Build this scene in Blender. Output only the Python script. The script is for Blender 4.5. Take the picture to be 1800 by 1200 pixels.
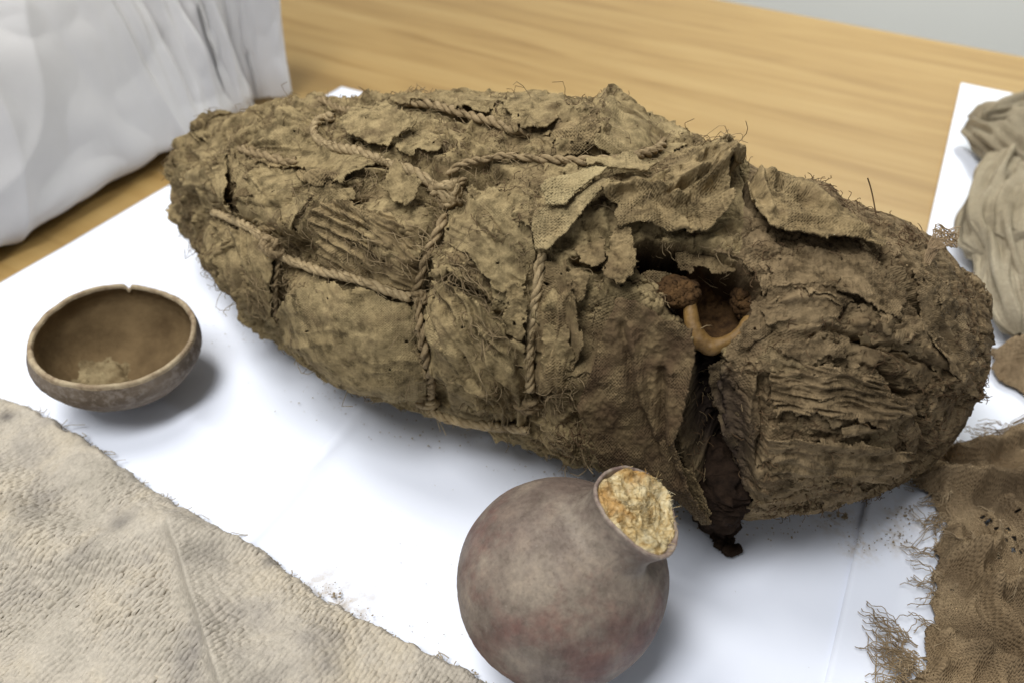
import bpy, math, numpy as np
from mathutils import Vector, Matrix
from mathutils.bvhtree import BVHTree

sc = bpy.context.scene
for o in list(bpy.data.objects): bpy.data.objects.remove(o)
R = math.radians
# ------------------------------------------------------------------ camera
CAM_H, PITCH, ROLL, F_PX = .62, R(41.5), R(2.3), 1350.0
cd = bpy.data.cameras.new('camera'); cam = bpy.data.objects.new('camera', cd); sc.collection.objects.link(cam)
cd.sensor_width = 36; cd.lens = F_PX/1800*36; cd.clip_start = .01; cd.clip_end = 60
fw = np.array([0, math.cos(PITCH), -math.sin(PITCH)]); rt0 = np.array([1., 0, 0]); up0 = np.cross(rt0, fw)
rt = rt0*math.cos(ROLL)+up0*math.sin(ROLL); up = -rt0*math.sin(ROLL)+up0*math.cos(ROLL)
EYE = np.array([0, 0, CAM_H])
cam.matrix_world = Matrix([[rt[i], up[i], -fw[i], EYE[i]] for i in range(3)]+[[0, 0, 0, 1]])
cd.dof.use_dof = True; cd.dof.focus_distance = .62; cd.dof.aperture_fstop = 4.2
sc.camera = cam
# ------------------------------------------------------------------ light
w = bpy.data.worlds.new('World'); sc.world = w; w.use_nodes = True
bg = w.node_tree.nodes['Background']; bg.inputs[0].default_value = (.93, .96, 1, 1); bg.inputs[1].default_value = .24
def area(name, loc, target, size, size_y, power, col):
    l = bpy.data.lights.new(name, 'AREA'); l.shape = 'RECTANGLE'; l.size = size; l.size_y = size_y; l.energy = power; l.color = col
    o = bpy.data.objects.new(name, l); sc.collection.objects.link(o); o.location = loc
    o.rotation_euler = (Vector(target)-Vector(loc)).to_track_quat('-Z', 'Y').to_euler(); return o
area('ceiling_lamp_rear', (-.95, 1.05, 2.2), (0, .6, 0), .55, 1.0, 28, (1, .98, .95))
area('ceiling_lamp_front', (-.55, -.1, 2.1), (0, .45, 0), .55, 1.0, 41, (.985, .99, 1))
area('added_wall_wash', (1.1, 2.0, 1.7), (1.25, 2.35, .2), .3, .8, 34, (1, 1, .95))  # added unseen light, only there to brighten the wall
sc.view_settings.view_transform = 'Standard'; sc.view_settings.look = 'None'
sc.view_settings.exposure = 0; sc.view_settings.gamma = 1; sc.view_settings.use_curve_mapping = False
sc.cycles.use_denoising = True

# ------------------------------------------------------------------ helpers
rng = np.random.default_rng(7)
_perm = rng.permutation(256).astype(np.int32); _perm = np.concatenate([_perm, _perm, _perm])
_g = rng.normal(size=(256, 3)); _g = (_g/np.linalg.norm(_g, axis=1)[:, None]).astype(np.float32)
def pn(P, scale, seed=0):                       # 3-D gradient noise, about -1..1
    P = np.asarray(P, np.float32)
    if P.shape[-1] == 2: P = np.concatenate([P, np.zeros_like(P[..., :1])], -1)
    P = P*np.float32(scale)+np.array([seed*13.37+.5, seed*7.71+.3, seed*3.17+.7], np.float32)
    i = np.floor(P).astype(np.int32); f = P-i; i &= 255
    u = f*f*f*(f*(f*6-15)+10)
    out = 0
    for dx in (0, 1):
        a = _perm[i[..., 0]+dx]; wx = u[..., 0] if dx else 1-u[..., 0]
        for dy in (0, 1):
            b = _perm[a+i[..., 1]+dy]; wy = wx*(u[..., 1] if dy else 1-u[..., 1])
            for dz in (0, 1):
                g = _g[_perm[b+i[..., 2]+dz]]
                d = g[..., 0]*(f[..., 0]-dx)+g[..., 1]*(f[..., 1]-dy)+g[..., 2]*(f[..., 2]-dz)
                out = out+wy*(u[..., 2] if dz else 1-u[..., 2])*d
    return out*1.5
def sridge(P, scale, seed=0, p=3): return np.clip(1-np.abs(pn(P, scale, seed))*1.8, 0, 1)**p      # sharp creases
def fbm(P, scale, octs=4, seed=0, gain=.5):
    s = 0; a = 1
    for k in range(octs): s = s+a*pn(P, scale*2**k, seed+k); a *= gain
    return s
def ridge(P, scale, seed=0, p=3): return np.exp(-(pn(P, scale, seed)*p*1.7)**2)      # rounded ridges
def ss(a, b, x): t = np.clip((x-a)/(b-a), 0, 1); return t*t*(3-2*t)

# positions taken from the camera image: rays through its 1800 x 1200 pixels from the eye point above the table
def ray(x, y):
    d = fw+rt*(x-900)/F_PX+up*(600-y)/F_PX; return d/np.linalg.norm(d)
def gnd(x, y, z=0.):
    d = ray(x, y); return EYE+d*(z-CAM_H)/d[2]
def proj(P):
    v = P-EYE; d = v@fw; return np.stack([900+F_PX*(v@rt)/d, 600-F_PX*(v@up)/d], -1)
def dline(Q, pts):
    pts = np.asarray(pts, float); best = np.full(Q.shape[:-1], 1e9)
    for a, b in zip(pts[:-1], pts[1:]):
        ab = b-a; t = np.clip(((Q-a)@ab)/(ab@ab), 0, 1); d = Q-a-t[..., None]*ab
        best = np.minimum(best, np.einsum('...i,...i', d, d))
    return np.sqrt(best)
def dpoly(Q, pts):                              # signed, negative inside
    pts = np.asarray(pts, float); d = dline(Q, np.vstack([pts, pts[:1]])); ins = np.zeros(Q.shape[:-1], bool)
    x, y = Q[..., 0], Q[..., 1]
    for (x0, y0), (x1, y1) in zip(pts, np.roll(pts, -1, 0)):
        if y0 == y1: continue
        ins ^= ((y0 > y) != (y1 > y)) & (x < (x1-x0)*(y-y0)/(y1-y0)+x0)
    return np.where(ins, -d, d)
def spline(pts, n):                             # Catmull-Rom through pts
    p = np.asarray(pts, float); p = np.vstack([2*p[0]-p[1], p, 2*p[-1]-p[-2]])
    t = np.linspace(0, len(p)-3-1e-6, n); i = t.astype(int); f = (t-i)[:, None]
    a, b, c, d = p[i], p[i+1], p[i+2], p[i+3]
    return .5*((2*b)+(c-a)*f+(2*a-5*b+4*c-d)*f*f+(3*b-a-3*c+d)*f**3)

C = sc.collection
def mesh(name, V, F, mat, parent=None, smooth=True, cols=None, uv=None):
    V = np.asarray(V, np.float32).reshape(-1, 3); F = np.asarray(F, np.int32); k = F.shape[1]
    me = bpy.data.meshes.new(name); me.vertices.add(len(V)); me.vertices.foreach_set('co', V.ravel())
    me.loops.add(F.size); me.loops.foreach_set('vertex_index', F.ravel())
    me.polygons.add(len(F)); me.polygons.foreach_set('loop_start', np.arange(0, F.size, k, dtype=np.int32))
    me.update(calc_edges=True)
    me.polygons.foreach_set('use_smooth', np.full(len(F), smooth))
    if cols is not None:
        a = me.attributes.new('tone', 'FLOAT_COLOR', 'POINT'); a.data.foreach_set('color', np.asarray(cols, np.float32).ravel())
    if uv is not None:
        l = me.uv_layers.new(name='uv'); l.data.foreach_set('uv', np.asarray(uv, np.float32)[F.ravel()].ravel())
    me.validate(); me.materials.append(mat)
    o = bpy.data.objects.new(name, me); C.objects.link(o)
    if parent is not None: o.parent = parent
    return o
def rebase(o, loc):                             # move the origin of a top-level mesh to its base
    loc = Vector(loc); o.data.transform(Matrix.Translation(-loc)); o.location = loc
def gridf(nr, nc, wrap=False):
    i = np.arange(nr-1)[:, None]; j = np.arange(nc if wrap else nc-1)[None]; j2 = (j+1) % nc
    return np.stack([i*nc+j, i*nc+j2, (i+1)*nc+j2, (i+1)*nc+j], -1).reshape(-1, 4)
def gnormals(P):
    a = np.gradient(P, axis=0); b = np.gradient(P, axis=1); n = np.cross(a, b); return n/np.maximum(np.linalg.norm(n, axis=-1, keepdims=True), 1e-12)
def cells(keep, nr, nc, *arrs):                 # faces of a grid whose four corners are kept, compacted
    F = gridf(nr, nc); k = keep.ravel(); F = F[k[F].all(1)]
    used = np.unique(F); m = np.full(nr*nc, -1, np.int32); m[used] = np.arange(len(used))
    return (m[F],)+tuple(a.reshape(nr*nc, -1)[used] for a in arrs)
def tubes(lines, radii, sides=4):               # many polylines of equal length -> one vertex / face array
    L = np.asarray(lines, float); n, m, _ = L.shape
    rad = np.asarray(radii, float)
    if rad.ndim == 1: rad = rad[:, None]*np.ones(m)[None]
    T = np.gradient(L, axis=1); T /= np.maximum(np.linalg.norm(T, axis=-1, keepdims=True), 1e-9)
    ref = np.where(np.abs(T[..., 2:3]) > .8, np.array([1., 0, 0]), np.array([0, 0, 1.]))
    ref = np.broadcast_to(ref[:, :1], T.shape)
    A = np.cross(T, ref); A /= np.maximum(np.linalg.norm(A, axis=-1, keepdims=True), 1e-9); B = np.cross(T, A)
    an = np.arange(sides)*2*math.pi/sides
    V = L[:, :, None]+rad[:, :, None, None]*(A[:, :, None]*np.cos(an)[:, None]+B[:, :, None]*np.sin(an)[:, None])
    i = np.arange(m-1)[:, None]; j = np.arange(sides)[None]; j2 = (j+1) % sides
    f = np.stack([i*sides+j, i*sides+j2, (i+1)*sides+j2, (i+1)*sides+j], -1).reshape(-1, 4)
    F = (f[None]+(np.arange(n)*m*sides)[:, None, None]).reshape(-1, 4)
    return V.reshape(-1, 3), F
def join(parts):
    V = []; F = []; o = 0
    for v, f in parts: V.append(v); F.append(f+o); o += len(v)
    return np.vstack(V), np.vstack(F)
def empty(name, loc, label, cat, group=None):
    o = bpy.data.objects.new(name, None); C.objects.link(o); o.location = loc; o.empty_display_size = .05
    o['label'] = label; o['category'] = cat
    if group: o['group'] = group
    return o
def tag(o, label, cat, group=None, kind=None):
    o['label'] = label; o['category'] = cat
    if group: o['group'] = group
    if kind: o['kind'] = kind
    return o
def adopt(parent, *objs):                       # parent keeping world coordinates
    for o in objs: o.parent = parent; o.matrix_parent_inverse = Matrix.Translation(-parent.location)

# ------------------------------------------------------------------ materials
class N:
    def __init__(s, name, rough=.9, spec=.2):
        s.m = bpy.data.materials.new(name); s.m.use_nodes = True; s.t = s.m.node_tree
        s.b = s.t.nodes['Principled BSDF']; s.b.inputs['Roughness'].default_value = rough; s.b.inputs['Specular IOR Level'].default_value = spec
    def n(s, typ, **kw):
        x = s.t.nodes.new(typ)
        for k, v in kw.items():
            if hasattr(x, k) and k not in x.inputs: setattr(x, k, v)
            else: x.inputs[k].default_value = v
        return x
    def l(s, a, b): s.t.links.new(a, b)
    def co(s, scale=(1, 1, 1), kind='Object', rot=(0, 0, 0)):
        if kind == 'Geo': src = s.n('ShaderNodeNewGeometry').outputs['Position']
        else: src = s.n('ShaderNodeTexCoord').outputs[kind]
        mp = s.n('ShaderNodeMapping'); mp.inputs['Scale'].default_value = scale; mp.inputs['Rotation'].default_value = rot
        s.l(src, mp.inputs[0]); return mp.outputs[0]
    def noise(s, co, scale, detail=6, rough=.6, dist=0):
        x = s.n('ShaderNodeTexNoise'); x.inputs['Scale'].default_value = scale; x.inputs['Detail'].default_value = detail
        x.inputs['Roughness'].default_value = rough; x.inputs['Distortion'].default_value = dist; s.l(co, x.inputs['Vector']); return x.outputs[0]
    def ramp(s, fac, stops):
        x = s.n('ShaderNodeValToRGB'); e = x.color_ramp.elements
        while len(e) < len(stops): e.new(.5)
        for el, (p, c) in zip(e, stops): el.position = p; el.color = (*c, 1) if len(c) == 3 else c
        s.l(fac, x.inputs[0]); return x.outputs[0]
    def mix(s, fac, a, b, mode='MIX'):
        x = s.n('ShaderNodeMix', data_type='RGBA', blend_type=mode)
        for v, i in ((fac, 0), (a, 6), (b, 7)):
            if hasattr(v, 'links'): s.l(v, x.inputs[i])
            else: x.inputs[i].default_value = v if i == 0 else (*v, 1)
        return x.outputs[2]
    def math(s, op, a, b=0, c=0):
        x = s.n('ShaderNodeMath', operation=op)
        for v, i in ((a, 0), (b, 1), (c, 2)):
            if hasattr(v, 'links'): s.l(v, x.inputs[i])
            else: x.inputs[i].default_value = v
        return x.outputs[0]
    def bump(s, h, dist, strength=1, prev=None):
        x = s.n('ShaderNodeBump'); x.inputs['Distance'].default_value = dist; x.inputs['Strength'].default_value = strength
        s.l(h, x.inputs['Height'])
        if prev is not None: s.l(prev, x.inputs['Normal'])
        return x.outputs[0]
    def out(s, col=None, nrm=None, rough=None):
        if col is not None: s.l(col, s.b.inputs['Base Color'])
        if nrm is not None: s.l(nrm, s.b.inputs['Normal'])
        if rough is not None: s.l(rough, s.b.inputs['Roughness'])
        return s.m
    def tone(s):
        a = s.n('ShaderNodeAttribute'); a.attribute_name = 'tone'; x = s.n('ShaderNodeSeparateColor'); s.l(a.outputs['Color'], x.inputs[0])
        return x.outputs[0], x.outputs[1], x.outputs[2], a.outputs['Alpha']
    def weave(s, pu, pv, warp=.25):             # plain weave height from uv in metres
        u0 = s.n('ShaderNodeUVMap').outputs[0]
        nz = s.n('ShaderNodeTexNoise'); nz.inputs['Scale'].default_value = 60; nz.inputs['Detail'].default_value = 3; s.l(u0, nz.inputs['Vector'])
        mv = s.n('ShaderNodeVectorMath', operation='MULTIPLY_ADD'); s.l(nz.outputs['Color'], mv.inputs[0]); mv.inputs[1].default_value = (warp*.02, warp*.02, 0); s.l(u0, mv.inputs[2])
        x = s.n('ShaderNodeSeparateXYZ'); s.l(mv.outputs[0], x.inputs[0])
        a = s.math('SINE', s.math('MULTIPLY', x.outputs[0], 2*math.pi/pu)); b = s.math('SINE', s.math('MULTIPLY', x.outputs[1], 2*math.pi/pv))
        return s.math('ADD', s.math('MULTIPLY', a, b), s.math('ADD', s.math('MULTIPLY', a, .5), s.math('MULTIPLY', b, .25)))

def m_cloth(name, base_a, base_b, weave_d=.00025, pu=.003, pv=.0026):
    s = N(name, .95, .08); co = s.co(kind='Geo')
    big = s.noise(co, 16, 5, .6); mid = s.noise(co, 75, 6, .65); fine = s.noise(co, 420, 4, .7)
    c = s.ramp(big, [(.3, base_a), (.68, base_b)])
    c = s.mix(s.math('MULTIPLY', s.ramp(s.noise(co, 55, 7, .72, .4), [(.45, (1, 1, 1)), (.53, (0, 0, 0))]), .8), c, tuple(v*.38 for v in base_a))
    c = s.mix(s.ramp(mid, [(.4, (0, 0, 0)), (.72, (1, 1, 1))]), c, tuple(v*1.42 for v in base_b))
    c = s.mix(s.math('MULTIPLY', s.ramp(s.noise(co, 38, 4, .6), [(.52, (0, 0, 0)), (.7, (1, 1, 1))]), .55), c, (.115, .078, .043))
    r, g, b, a = s.tone()
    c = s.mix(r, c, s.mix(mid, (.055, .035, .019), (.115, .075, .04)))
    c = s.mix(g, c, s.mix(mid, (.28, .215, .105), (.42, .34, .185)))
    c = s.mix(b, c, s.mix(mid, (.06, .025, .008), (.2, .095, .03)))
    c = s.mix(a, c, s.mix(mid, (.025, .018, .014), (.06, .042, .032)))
    c = s.mix(.4, c, s.ramp(fine, [(.3, (.5, .5, .5)), (.7, (1.3, 1.3, 1.3))]), 'MULTIPLY')
    nb = s.bump(s.math('MULTIPLY', s.weave(pu, pv), s.ramp(s.noise(co, 26, 3), [(.4, (0, 0, 0)), (.6, (1, 1, 1))])), weave_d)
    nb = s.bump(fine, .0008, 1, nb)
    return s.out(c, nb)
M_BODY = m_cloth('dusty_brown_cloth', (.17, .124, .06), (.262, .2, .102))
M_HEAD = m_cloth('crusted_brown_cloth', (.132, .092, .047), (.205, .149, .082), .0003)
M_FLAP = m_cloth('woven_brown_cloth', (.165, .117, .057), (.25, .186, .095), .0006, .0034, .003)

def m_simple(name, c0, c1, scale, rough=.9, spec=.2, bumpd=.001, bscale=None, detail=6, stretch=(1, 1, 1)):
    s = N(name, rough, spec); co = s.co(stretch, 'Geo'); n1 = s.noise(co, scale, detail, .65)
    return s.out(s.ramp(n1, [(.3, c0), (.7, c1)]), s.bump(s.noise(co, bscale or scale*4, 5, .7), bumpd))
M_ROPE = m_simple('plant_fibre_rope', (.2, .142, .07), (.44, .335, .185), 130, .75, .25, .0012, 500)
M_ROPED = m_simple('dusty_fibre_rope', (.17, .12, .06), (.35, .26, .145), 130, .85, .15, .0012, 500)
M_THREAD = m_simple('dusty_thread', (.13, .09, .048), (.3, .225, .125), 60, .9, .1, .0003)
M_DTHREAD = m_simple('dark_thread', (.06, .036, .02), (.15, .095, .05), 60, .9, .1, .0003)
M_BONE = m_simple('stained_bone', (.085, .045, .012), (.25, .145, .042), 70, .55, .35, .0008, 260)
M_HUSK = m_simple('dried_tissue', (.03, .015, .007), (.14, .075, .028), 85, .85, .15, .003, 300)
M_DARK = m_simple('dark_hide', (.012, .008, .006), (.045, .028, .018), 60, .95, .06, .003, 260)

s = N('white_paper', .75, .2); co = s.co(kind='Geo')
c = s.ramp(s.noise(co, 3, 4), [(.3, (.77, .81, .90)), (.7, (.81, .845, .93))])
M_PAPER = s.out(c, s.bump(s.noise(co, 14, 4, .5), .0015, .6))
s = N('soiled_paper', .75, .2)
r, g, b, a = s.tone(); co = s.co(kind='Geo')
c = s.ramp(s.noise(co, 3, 4), [(.3, (.77, .81, .90)), (.7, (.81, .845, .93))])
c = s.mix(s.math('MULTIPLY', r, s.ramp(s.noise(co, 90, 5, .7), [(.42, (0, 0, 0)), (.66, (1, 1, 1))])), c, (.5, .43, .34))
M_PAPER1 = s.out(c, s.bump(s.noise(co, 14, 4, .5), .0015, .6))
s = N('tissue_paper', .7, .15); co = s.co(kind='Geo')
M_TISSUE = s.out(s.ramp(s.noise(co, 5, 4), [(.3, (.45, .44, .435)), (.7, (.52, .51, .505))]), s.bump(s.noise(co, 22, 5, .6, .8), .002, .5))
s.b.inputs['Subsurface Weight'].default_value = 0
s = N('wood_veneer', .38, .35); co = s.co((1, 1, 1), 'Geo', (0, 0, R(26.3)))
mp = s.n('ShaderNodeMapping'); mp.inputs['Scale'].default_value = (1.1, 13, 1); s.l(co, mp.inputs[0])
n1 = s.noise(mp.outputs[0], 1.6, 8, .62, .6)
mp2 = s.n('ShaderNodeMapping'); mp2.inputs['Scale'].default_value = (3, 130, 1); s.l(co, mp2.inputs[0])
n2 = s.noise(mp2.outputs[0], 1.6, 4, .6)
c = s.ramp(n1, [(.3, (.265, .158, .050)), (.5, (.35, .225, .080)), (.7, (.40, .272, .108))])
c = s.mix(.15, c, s.ramp(n2, [(.35, (.7, .66, .6)), (.6, (1, 1, 1))]), 'MULTIPLY')
M_WOOD = s.out(c, s.bump(n2, .0002))
s = N('painted_wall', .8, .2); M_WALL = s.out(s.ramp(s.noise(s.co(), 2, 3), [(.3, (.78, .79, .755)), (.7, (.80, .81, .775))]))
s = N('grey_floor', .6, .3); M_FLOOR = s.out(s.ramp(s.noise(s.co(), 4, 4), [(.3, (.5, .5, .48)), (.7, (.56, .56, .54))]))
s = N('steel_leg', .4, .5); M_LEG = s.out(s.ramp(s.noise(s.co(), 20), [(.3, (.2, .2, .2)), (.7, (.26, .26, .26))]))

s = N('brown_clay', .72, .25); co = s.co(kind='Geo')
c = s.ramp(s.noise(co, 26, 5, .6), [(.3, (.085, .062, .042)), (.55, (.15, .115, .082)), (.75, (.21, .168, .128))])
c = s.mix(s.math('MULTIPLY', s.ramp(s.noise(co, 120, 6, .7), [(.47, (0, 0, 0)), (.6, (1, 1, 1))]), .75), c, (.25, .21, .172))
M_BOWL = s.out(c, s.bump(s.noise(co, 160, 5, .7), .0012))
s = N('ochre_clay_inside', .85, .12); co = s.co(kind='Geo')
M_BOWLIN = s.out(s.ramp(s.noise(co, 24, 5, .6), [(.3, (.085, .055, .026)), (.7, (.19, .13, .064))]), s.bump(s.noise(co, 140, 5, .7), .001))
s = N('pale_clay_rim', .8, .2); co = s.co(kind='Geo')
M_RIM = s.out(s.ramp(s.noise(co, 70, 5, .65), [(.35, (.2, .14, .085)), (.62, (.42, .34, .22))]), s.bump(s.noise(co, 200, 5, .7), .001))
M_RESIDUE = m_simple('dried_residue', (.13, .09, .045), (.34, .27, .15), 50, .95, .05, .002, 240)

s = N('weathered_red_clay', .62, .3); co = s.co(kind='Geo')
c = s.ramp(s.noise(co, 15, 5, .6, .5), [(.3, (.11, .078, .062)), (.47, (.16, .122, .097)), (.7, (.24, .195, .148))])
c = s.mix(s.math('MULTIPLY', s.ramp(s.noise(s.co((1, 1, 1), 'Geo', (.4, .9, 1.3)), 11, 6, .65), [(.47, (0, 0, 0)), (.58, (1, 1, 1))]), .85), c, (.15, .078, .062))
c = s.mix(s.math('MULTIPLY', s.ramp(s.noise(s.co((1, 1, 1), 'Geo', (1.4, .2, .3)), 13, 6, .7), [(.5, (0, 0, 0)), (.64, (1, 1, 1))]), .7), c, (.26, .22, .17))
c = s.mix(.6, c, s.ramp(s.noise(co, 42, 9, .74), [(.36, (.5, .47, .45)), (.5, (.95, .95, .95)), (.64, (1.4, 1.38, 1.32))]), 'MULTIPLY')
mpj = s.n('ShaderNodeMapping'); mpj.inputs['Scale'].default_value = (1, 1, .12); mpj.inputs['Rotation'].default_value = (.3, .5, .2); s.l(co, mpj.inputs[0])
c = s.mix(.28, c, s.ramp(s.noise(mpj.outputs[0], 260, 6, .75), [(.38, (.55, .53, .52)), (.5, (1, 1, 1)), (.66, (1.3, 1.3, 1.28))]), 'MULTIPLY')
sp = s.noise(co, 330, 3, .7)
c = s.mix(s.math('MULTIPLY', s.ramp(sp, [(.66, (0, 0, 0)), (.75, (1, 1, 1))]), .5), c, (.3, .26, .22))
c = s.mix(s.math('MULTIPLY', s.ramp(s.noise(co, 210, 5, .75), [(.28, (1, 1, 1)), (.42, (0, 0, 0))]), .3), c, (.1, .065, .055))
r, g, b, a = s.tone()
c = s.mix(r, c, s.ramp(s.noise(co, 130, 5), [(.35, (.15, .1, .085)), (.65, (.32, .26, .2))]))
M_JAR = s.out(c, s.bump(s.ramp(s.noise(co, 260, 5, .75), [(.34, (0, 0, 0)), (.45, (1, 1, 1))]), .0002, 1, s.bump(s.noise(co, 70, 8, .72), .0012)), s.ramp(s.noise(co, 30, 4), [(.3, (.5, .5, .5)), (.7, (.75, .75, .75))]))
s = N('fibre_plug', .9, .1); co = s.co(kind='Geo')
c = s.ramp(s.noise(co, 85, 7, .72, 1.2), [(.33, (.2, .12, .045)), (.42, (.5, .34, .14)), (.52, (.68, .54, .29)), (.68, (.8, .69, .45))])
c = s.mix(s.math('MULTIPLY', s.ramp(s.noise(co, 32, 3), [(.52, (0, 0, 0)), (.64, (1, 1, 1))]), .7), c, (.5, .26, .07))
M_PLUG = s.out(c, s.bump(s.noise(co, 260, 6, .75, 1), .003))

def m_textile(name, c0, c1, c2, stain, wv=None):
    s = N(name, .95, .08); co = s.co(kind='Geo')
    c = s.ramp(s.noise(co, 9, 5, .6, .4), [(.3, c0), (.5, c1), (.7, c2)])
    c = s.mix(s.math('MULTIPLY', s.ramp(s.noise(s.co((1, 1, 1), 'Geo', (1, .4, .2)), 14, 5, .6), [(.52, (0, 0, 0)), (.72, (1, 1, 1))]), .7), c, stain)
    r, g, b, a = s.tone(); c = s.mix(r, c, tuple(v*.6 for v in stain))
    c = s.mix(.5, c, s.ramp(s.noise(co, 300, 4, .7), [(.3, (.6, .6, .6)), (.7, (1.25, 1.25, 1.25))]), 'MULTIPLY')
    nb = s.bump(s.noise(co, 350, 5, .7), .0012)
    if wv: nb = s.bump(s.weave(*wv), .0005, 1, nb)
    return s.out(c, nb)
M_PALE = m_textile('pale_coarse_textile', (.38, .345, .28), (.50, .45, .37), (.56, .485, .36), (.28, .255, .23))
M_BROWN = m_textile('brown_fine_textile', (.2, .138, .076), (.29, .21, .122), (.37, .275, .165), (.13, .086, .05), (.0024, .0024, .3))
M_OLIVE = m_textile('olive_textile', (.27, .225, .15), (.36, .305, .21), (.43, .37, .265), (.22, .175, .115), (.003, .003, .2))

# ------------------------------------------------------------------ the setting: floor, wall, table
TA = R(-26.3); tx = np.array([math.cos(TA), math.sin(TA), 0]); ty = np.array([-math.sin(TA), math.cos(TA), 0])
B0 = gnd(1290, 0); B0 = B0*np.array([1, 1, 0])
def slab(name, c0, hx, y0, y1, z0, z1, mat, parent=None, bev=.004):
    import bmesh
    bm = bmesh.new(); bmesh.ops.create_cube(bm, size=1)
    for v in bm.verts:
        p = c0+tx*(v.co.x*2*hx)+ty*(y0+(v.co.y+.5)*(y1-y0)); v.co = (p[0], p[1], z0+(v.co.z+.5)*(z1-z0))
    if bev: bmesh.ops.bevel(bm, geom=bm.edges[:], offset=bev, segments=2, affect='EDGES')
    me = bpy.data.meshes.new(name); bm.to_mesh(me); bm.free(); me.materials.append(mat)
    o = bpy.data.objects.new(name, me); C.objects.link(o)
    if parent: adopt(parent, o)
    return o
fl = mesh('floor', [(-6, -5, -.75), (7, -5, -.75), (7, 7, -.75), (-6, 7, -.75)], [[0, 1, 2, 3]], M_FLOOR); fl['kind'] = 'structure'
wl = slab('wall', B0, 6, .55, .65, -.75, 2.2, M_WALL, bev=0); wl['kind'] = 'structure'
tb = empty('table', tuple(B0-ty*.95+np.array([0, 0, -.75])), 'large wooden table with honey coloured grain under the white paper', 'table')
slab('table_top', B0, 1.75, -1.95, 0, -.036, -.006, M_WOOD, tb)
for sx in (-1.55, 1.55):
    for y in (-1.85, -.1): slab('leg', B0+tx*sx, .03, y, y+.06, -.75, -.037, M_LEG, tb)

# paper sheets, each a thin folded sheet with soft creases
def sheet(name, corner, ex, ey, lx, ly, z, mat, creases, step=.006, lift=.0, stains=()):
    nx, ny = int(lx/step), int(ly/step)
    u, v = np.meshgrid(np.linspace(0, lx, nx), np.linspace(0, ly, ny), indexing='ij')
    P = corner+ex*u[..., None]+ey*v[..., None]; P[..., 2] = z
    h = .0012*(pn(P[..., :2], 3, 3)+.4*pn(P[..., :2], 8, 4))+.0006
    for a, b, amp, wd in creases:
        d = dline(P[..., :2], [a[:2], b[:2]]); h += amp*np.exp(-(d/wd))
    ed = np.minimum(np.minimum(u, lx-u), np.minimum(v, ly-v))
    h += lift*np.exp(-ed/.02)*(.5+.5*pn(P[..., :2], 9, 9))
    P[..., 2] += np.maximum(h, 0)
    t = np.zeros((nx*ny, 4))
    for (c, r_) in stains: t[:, 0] = np.maximum(t[:, 0], np.exp(-((np.linalg.norm(P[..., :2]-np.asarray(c)[:2], axis=-1)/r_)**2)).ravel())
    o = mesh(name, P, gridf(nx, ny), mat, cols=t); rebase(o, corner)
    m = o.modifiers.new('thick', 'SOLIDIFY'); m.thickness = .0003; m.offset = -1
    return o
cA, cB, cC, cD = gnd(640, 715), gnd(430, 960), gnd(1520, 890), gnd(1420, 1180)
K0 = gnd(600, 150)
ex1 = tx; ey1 = -ty
cr = [(cA+(cA-cB)*2, cB+(cB-cA)*2, .010, .010), 
      (gnd(285, 700), gnd(370, 760), .003, .01), (gnd(285, 700)-tx*1, gnd(285, 700)+tx*1.3, .002, .014)]
st = [(gnd(1590, 905), .018), (gnd(1575, 945), .016), (gnd(1510, 960), .014), (gnd(600, 1060), .03), (gnd(560, 1030), .02), (gnd(1470, 905), .02)]
p1 = sheet('paper_sheet', K0*np.array([1, 1, 0]), ex1, ey1, 1.30, 1.55, -.004, M_PAPER1, cr, lift=.0012, stains=st)
tag(p1, 'large white paper sheet spread under the rope-tied bundle, bowl and jar', 'paper', 'white paper sheets on the table')
K2 = gnd(1690, 145)
e2y = (cC-K2); e2y /= np.linalg.norm(e2y); e2x = np.array([-e2y[1], e2y[0], 0])
p2 = sheet('paper_sheet', K2*np.array([1, 1, 0]), e2x, e2y, .75, 1.75, -.0024, M_PAPER1, [(gnd(1640, 960), gnd(1480, 980), .002, .012)], lift=.003, stains=st)
tag(p2, 'white paper sheet at the right under the crumpled olive cloth', 'paper', 'white paper sheets on the table')

# ------------------------------------------------------------------ the wrapped bundle
# medial axis of the bundle: centre x, y, z and radius, in metres, feet end to head end
AX = np.array([[-.365, .875, .093, .092], [-.271, .785, .124, .124], [-.195, .719, .142, .142], [-.12, .672, .155, .155], [-.024, .639, .163, .163],
    [.05, .608, .167, .167], [.115, .586, .163, .163], [.18, .552, .155, .155], [.233, .532, .152, .152], [.282, .530, .146, .146], [.332, .536, .136, .136], [.386, .551, .117, .117], [.412, .560, .104, .104]])
def build_axis(n):
    a = spline(AX, 400)
    k = np.ones(31)/31; pad = np.vstack([np.repeat(a[:1], 15, 0)+(np.arange(-15, 0)[:, None])*(a[1]-a[0]), a, np.repeat(a[-1:], 15, 0)+(np.arange(1, 16)[:, None])*(a[-1]-a[-2])])
    a = np.stack([np.convolve(pad[:, i], k, 'valid') for i in range(4)], 1)
    return a
ax = build_axis(400)
seg = np.linalg.norm(np.diff(ax[:, :3], axis=0), axis=1); L = np.concatenate([[0], np.cumsum(seg)])
r0, r1 = ax[0, 3], ax[-1, 3]
cap0, cap1 = r0*.45, r1*.42
NS, NP = 960, 600
tot = cap0+L[-1]+cap1
s_ = np.linspace(.0006, tot-.0006, NS)-cap0
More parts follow.
